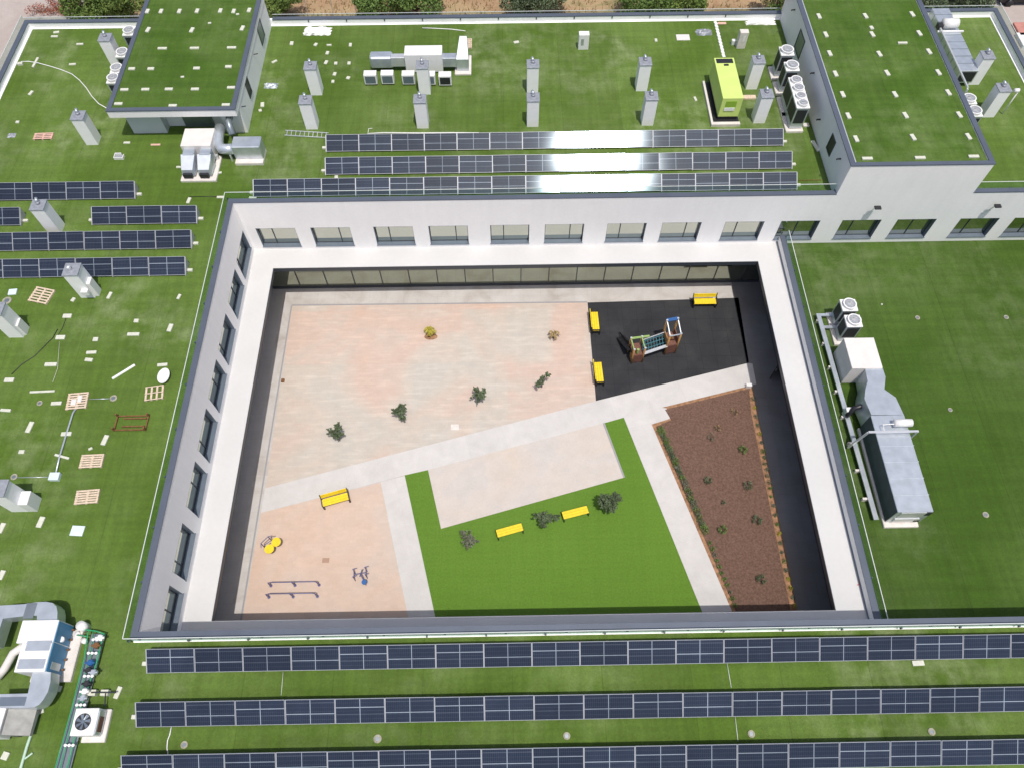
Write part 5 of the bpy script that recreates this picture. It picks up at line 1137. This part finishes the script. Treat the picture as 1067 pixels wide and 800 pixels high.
for i, (x, y, s, m_, n, lab) in enumerate(((774, 468, .28, 'leaf_b', 170, 'bright green shrub highest in the mulch bed'), (738.4, 500, .26, 'leaf', 130, 'dark shrub in the left middle of the mulch bed'),
        (779.7, 505.5, .30, 'leaf', 150, 'blue green shrub right of centre in the mulch bed'), (754.3, 523, .12, 'leaf', 40, 'tiny seedling in the centre of the mulch bed'),
        (789, 541.8, .30, 'leaf', 150, 'blue green shrub by the right border of the mulch bed'), (753, 551.4, .27, 'leaf_b', 140, 'shrub in the lower left of the mulch bed'),
        (794, 603, .28, 'leaf', 150, 'lowest shrub in the mulch bed'), (766, 429, .28, 'drygrass', 40, 'dry leafless shrub near the top of the mulch bed'),
        (748, 446, .26, 'drygrass', 45, 'dry sparse shrub upper left in the mulch bed'), (741.5, 455.5, .26, 'leaf_c', 40, 'sparse grey shrub below the dry one, upper left of the bed'))):
    r = random.Random(40+i); p = at(x, y, .25); t = thing('shrub', lab, 'shrub', (p.x, p.y, .04), G); BASE[t.name] = (0, 0, 0); c = MB(); st = MB()
    for k in range(6):
        a = k*1.05+r.random(); cc = (math.cos(a)*s*.7, math.sin(a)*s*.7, .18+r.random()*.12); leaves(c, r, cc, (s*.42,)*3, n//6, .055); st.tube([(0, 0, 0), cc], .012, 5)
    c.build('foliage', m_, t); st.build('stems', 'bark', t)
# planted borders
def border(line, n, label, m_list, seed, s0, dens, group, skip=0):
    r = random.Random(seed)
    for k in range(n):
        u = (k+.5)/n*(len(line)-1); i = min(int(u), len(line)-2); f = u-i
        x = line[i][0]*(1-f)+line[i+1][0]*f; y = line[i][1]*(1-f)+line[i+1][1]*f; p = at(x+r.uniform(-.6, .6), y, .12)
        c = MB(); s = s0*r.uniform(.75, 1.2); leaves(c, r, (0, 0, s*.7), (s, s*.95, s*.7), dens, .05)
        for q in range(3): c.tube([(0, 0, 0), (r.uniform(-s, s)*.5, r.uniform(-s, s)*.5, s)], .008, 4)
        o = c.build('border_plant', r.choice(m_list)); o.location = (p.x, p.y, .03); tag(o, label, 'plant', group)
border([(687.5, 446), (697, 468), (708, 492), (722, 523), (735, 555)], 30, 'small green plant in the dense part of the left border of the mulch bed', ['leaf', 'leaf_b', 'leaf_b', 'leaf_c'], 21, .25, 100, 'plants in the dense left border')
border([(738, 562), (748, 585), (757, 608), (767, 634)], 11, 'small plant in the sparse lower part of the left border of the mulch bed', ['leaf_b', 'leaf_c'], 22, .16, 55, 'plants in the sparse left border')
border([(783.5, 411), (795, 470), (803, 512), (815, 575), (829, 636)], 26, 'small plant in the orange right border of the mulch bed', ['leaf_b', 'leaf_c', 'leaf_y', 'leaf'], 23, .15, 50, 'plants in the right border')
struct('soil_strip', MB().prism(px([(780.5, 407), (784.3, 406), (830.5, 637), (842, 700), (835, 700), (824.5, 640), (782.5, 430)]), 0, .045), 'soil')

# ------------------------------------------------------------------ north verge: trees, scrub, parked car
def big_tree(x, y, blobs, label, n, size, m, seed, h=3.0, name='tree', cat='tree', group=None):
    r = random.Random(seed); t = thing(name, label, cat, (x, y, 0), group); BASE[t.name] = (0, 0, 0)
    tr = MB().tube([(0, 0, -.05), (.05, .05, h*.4), (0, .1, h*.75)], .16, 8, .07); cr = MB()
    for b in blobs:
        c = Vector((b[0], b[1], b[2])); tr.tube([(0, 0, h*.35), (c.x*.5, c.y*.5, c.z*.75), c], .07, 6, .02)
        leaves(cr, r, c, (b[3], b[3], b[3]*.75), int(n*b[3]**2), size, .35, .5)
    tr.build('trunk', 'bark', t, True); cr.build('crown', m, t); return t
def blobs_for(r, w, d, h, k):
    return [(r.uniform(-w, w), r.uniform(-d, d), h*r.uniform(.45, 1.0), r.uniform(.7, 1.25)) for _ in range(k)]
GT = 'trees along the north verge'
for i, (pxx, w, k, m_, lab) in enumerate(((88, 1.6, 8, 'leaf_wild', 'dense green tree behind the left roof corner'), (122, 2.3, 11, 'leaf_wild', 'dark green tree between the left corner and the penthouse'),
        (292, 1.7, 9, 'leaf_wild', 'green tree right of the penthouse, beyond the parapet'), (395, 1.9, 9, 'leaf_b', 'left one of two green trees beyond the white ventilation box'), (432, 2.2, 11, 'leaf_b', 'right one of two green trees beyond the white ventilation box'),
        (553, 2.6, 13, 'leaf', 'dark green tree beyond the centre chimneys'), (672, 1.9, 10, 'leaf_b', 'green tree beyond the parapet left of the flat slab'), (708, 2.0, 10, 'leaf_wild', 'green tree beyond the parapet above the dark bag'),
        (812, .9, 5, 'leaf_wild', 'small green tree beside the tower corner'), (975, 1.7, 10, 'leaf', 'dark green tree behind the duct, right of the tower'), (1003, 1.7, 9, 'leaf', 'dark green tree at the far right roof corner'))):
    r = random.Random(100+i); p = at(pxx, 2, 2.0); big_tree(p.x, p.y+.3, blobs_for(r, w, 1.5, 2.9, k), lab, 620, .13, m_, 200+i, 2.6, group=GT)
for i, (pxx, pyy, lab) in enumerate(((40, 6, 'orange red bush next to the left pavement'), (56, 3, 'dark red bush behind the left roof corner'), (68, 5, 'pale red bush closest to the green tree'))):
    r = random.Random(300+i); p = at(pxx, pyy, .7); t = thing('red_bush', lab, 'bush', (p.x, p.y, 0), 'red bushes behind the left corner'); BASE[t.name] = (0, 0, 0); c = MB(); st = MB()
    for k in range(9): cc = (r.uniform(-1.1, 1.1), r.uniform(-.9, .9), r.uniform(.25, .8)); leaves(c, r, cc, (.4, .4, .3), 60, .07); st.tube([(0, 0, 0), cc], .02, 5)
    c.build('foliage', 'leaf_red', t); st.build('stems', 'bark', t)
# dry grass tufts on the verge (nobody could count them)
r = random.Random(77); gm = MB()
for _ in range(5200):
    x, y = r.uniform(-34, 33), r.uniform(57.5, 66.2); h = r.uniform(.12, .5); a = r.random()*6.28; w = .05
    gm.add([(x-w*math.cos(a), y-w*math.sin(a), 0), (x+w*math.cos(a), y+w*math.sin(a), 0), (x+r.uniform(-.2, .2), y+r.uniform(-.2, .2), h)], [(0, 1, 2)])
o = gm.build('dry_grass', 'drygrass'); o['kind'] = 'stuff'; o['label'] = 'dry grass on the verge beyond the far parapet'
# thin poles of the verge fence
for xp in (319, 346, 370, 555):
    p = at(xp, 8, 1.2); o = MB().tube([(0, 0, 0), (0, 0, 2.6)], .03, 6).build('fence_post', 'galv'); o.location = (p.x, p.y, 0); tag(o, 'thin grey post standing in the verge beyond the far parapet', 'post', 'thin posts in the verge')
# dark parked car, top right corner
p = at(1062, 1.5, .8); t = thing('parked_car', 'dark car parked at the top right corner of the picture', 'car', (p.x+.9, p.y+1.2, 0)); BASE[t.name] = (0, 0, 0)
def section(pts, w0):
    vs = []; n = len(pts)
    for s in (-1, 1): vs += [(x, s*w, z) for x, z, w in pts]
    return vs
body = [(-2.1, .35, .74), (-2.15, .7, .80), (-1.3, .92, .85), (1.2, .95, .85), (2.1, .8, .82), (2.15, .4, .78)]
mbx = MB(); n = len(body); mbx.add(section(body, 0), [tuple(range(n)), tuple(range(2*n-1, n-1, -1))]+[(i, (i+1) % n, n+(i+1) % n, n+i) for i in range(n)]); mbx.build('body', mat('dark car paint', (.02, .02, .025), .25, .3), t)
cab = [(-1.1, .93, .80), (-.6, 1.42, .64), (.9, 1.45, .64), (1.75, .95, .78)]
mbx = MB(); n = 4; mbx.add(section(cab, 0), [tuple(range(n)), tuple(range(2*n-1, n-1, -1))]+[(i, (i+1) % n, n+(i+1) % n, n+i) for i in range(n)]); mbx.build('cabin', 'glass_dark', t)
for a in ((-1.35, .76), (1.35, .76), (-1.35, -.76), (1.35, -.76)): MB().tube([(a[0], a[1]-.1, .32), (a[0], a[1]+.1, .32)], .32, 18).build('wheel', 'black', t, True)
# red and white boards stacked beyond the east parapet
for (q, m_, lab) in (((1062, 30), 'redclay', 'red clay coloured slab stack on the pavement, top right'), ((1065, 41), 'white', 'white board pile below the red stack, top right')):
    M.setdefault('redclay', mat('red clay', (.48, .22, .18), .85, var=.12)); p = at(*q, .3); o = MB().bbox(-.2, -.9, 0, 2.4, .9, .3, .03).build('board_stack', m_); o.location = (p.x, p.y, 0); tag(o, lab, 'boards')

# ------------------------------------------------------------------ light
w = bpy.data.worlds.new('World'); sc.world = w; w.use_nodes = True; n, l = w.node_tree.nodes, w.node_tree.links
sky = n.new('ShaderNodeTexSky'); sky.sky_type = 'NISHITA'; sky.sun_disc = False; sky.sun_elevation = math.asin(SUN.z); sky.sun_rotation = math.atan2(SUN.x, SUN.y)
sky.dust_density = 3.0; sky.air_density = .8; sky.ozone_density = .6
l.new(sky.outputs[0], n['Background'].inputs['Color']); n['Background'].inputs['Strength'].default_value = .125
s = bpy.data.lights.new('sun', 'SUN'); s.energy = 3.15; s.angle = R(.53); s.color = (1, .945, .875); so = bpy.data.objects.new('sun', s); C.objects.link(so)
so.rotation_euler = SUN.to_track_quat('Z', 'Y').to_euler(); so.location = (0, 0, 60)
v = sc.view_settings; v.view_transform = 'Standard'; v.look = 'None'; v.exposure = .05; v.gamma = 1; v.use_curve_mapping = False
sc.cycles.max_bounces = 8; sc.cycles.transparent_max_bounces = 12; sc.cycles.sample_clamp_indirect = 6
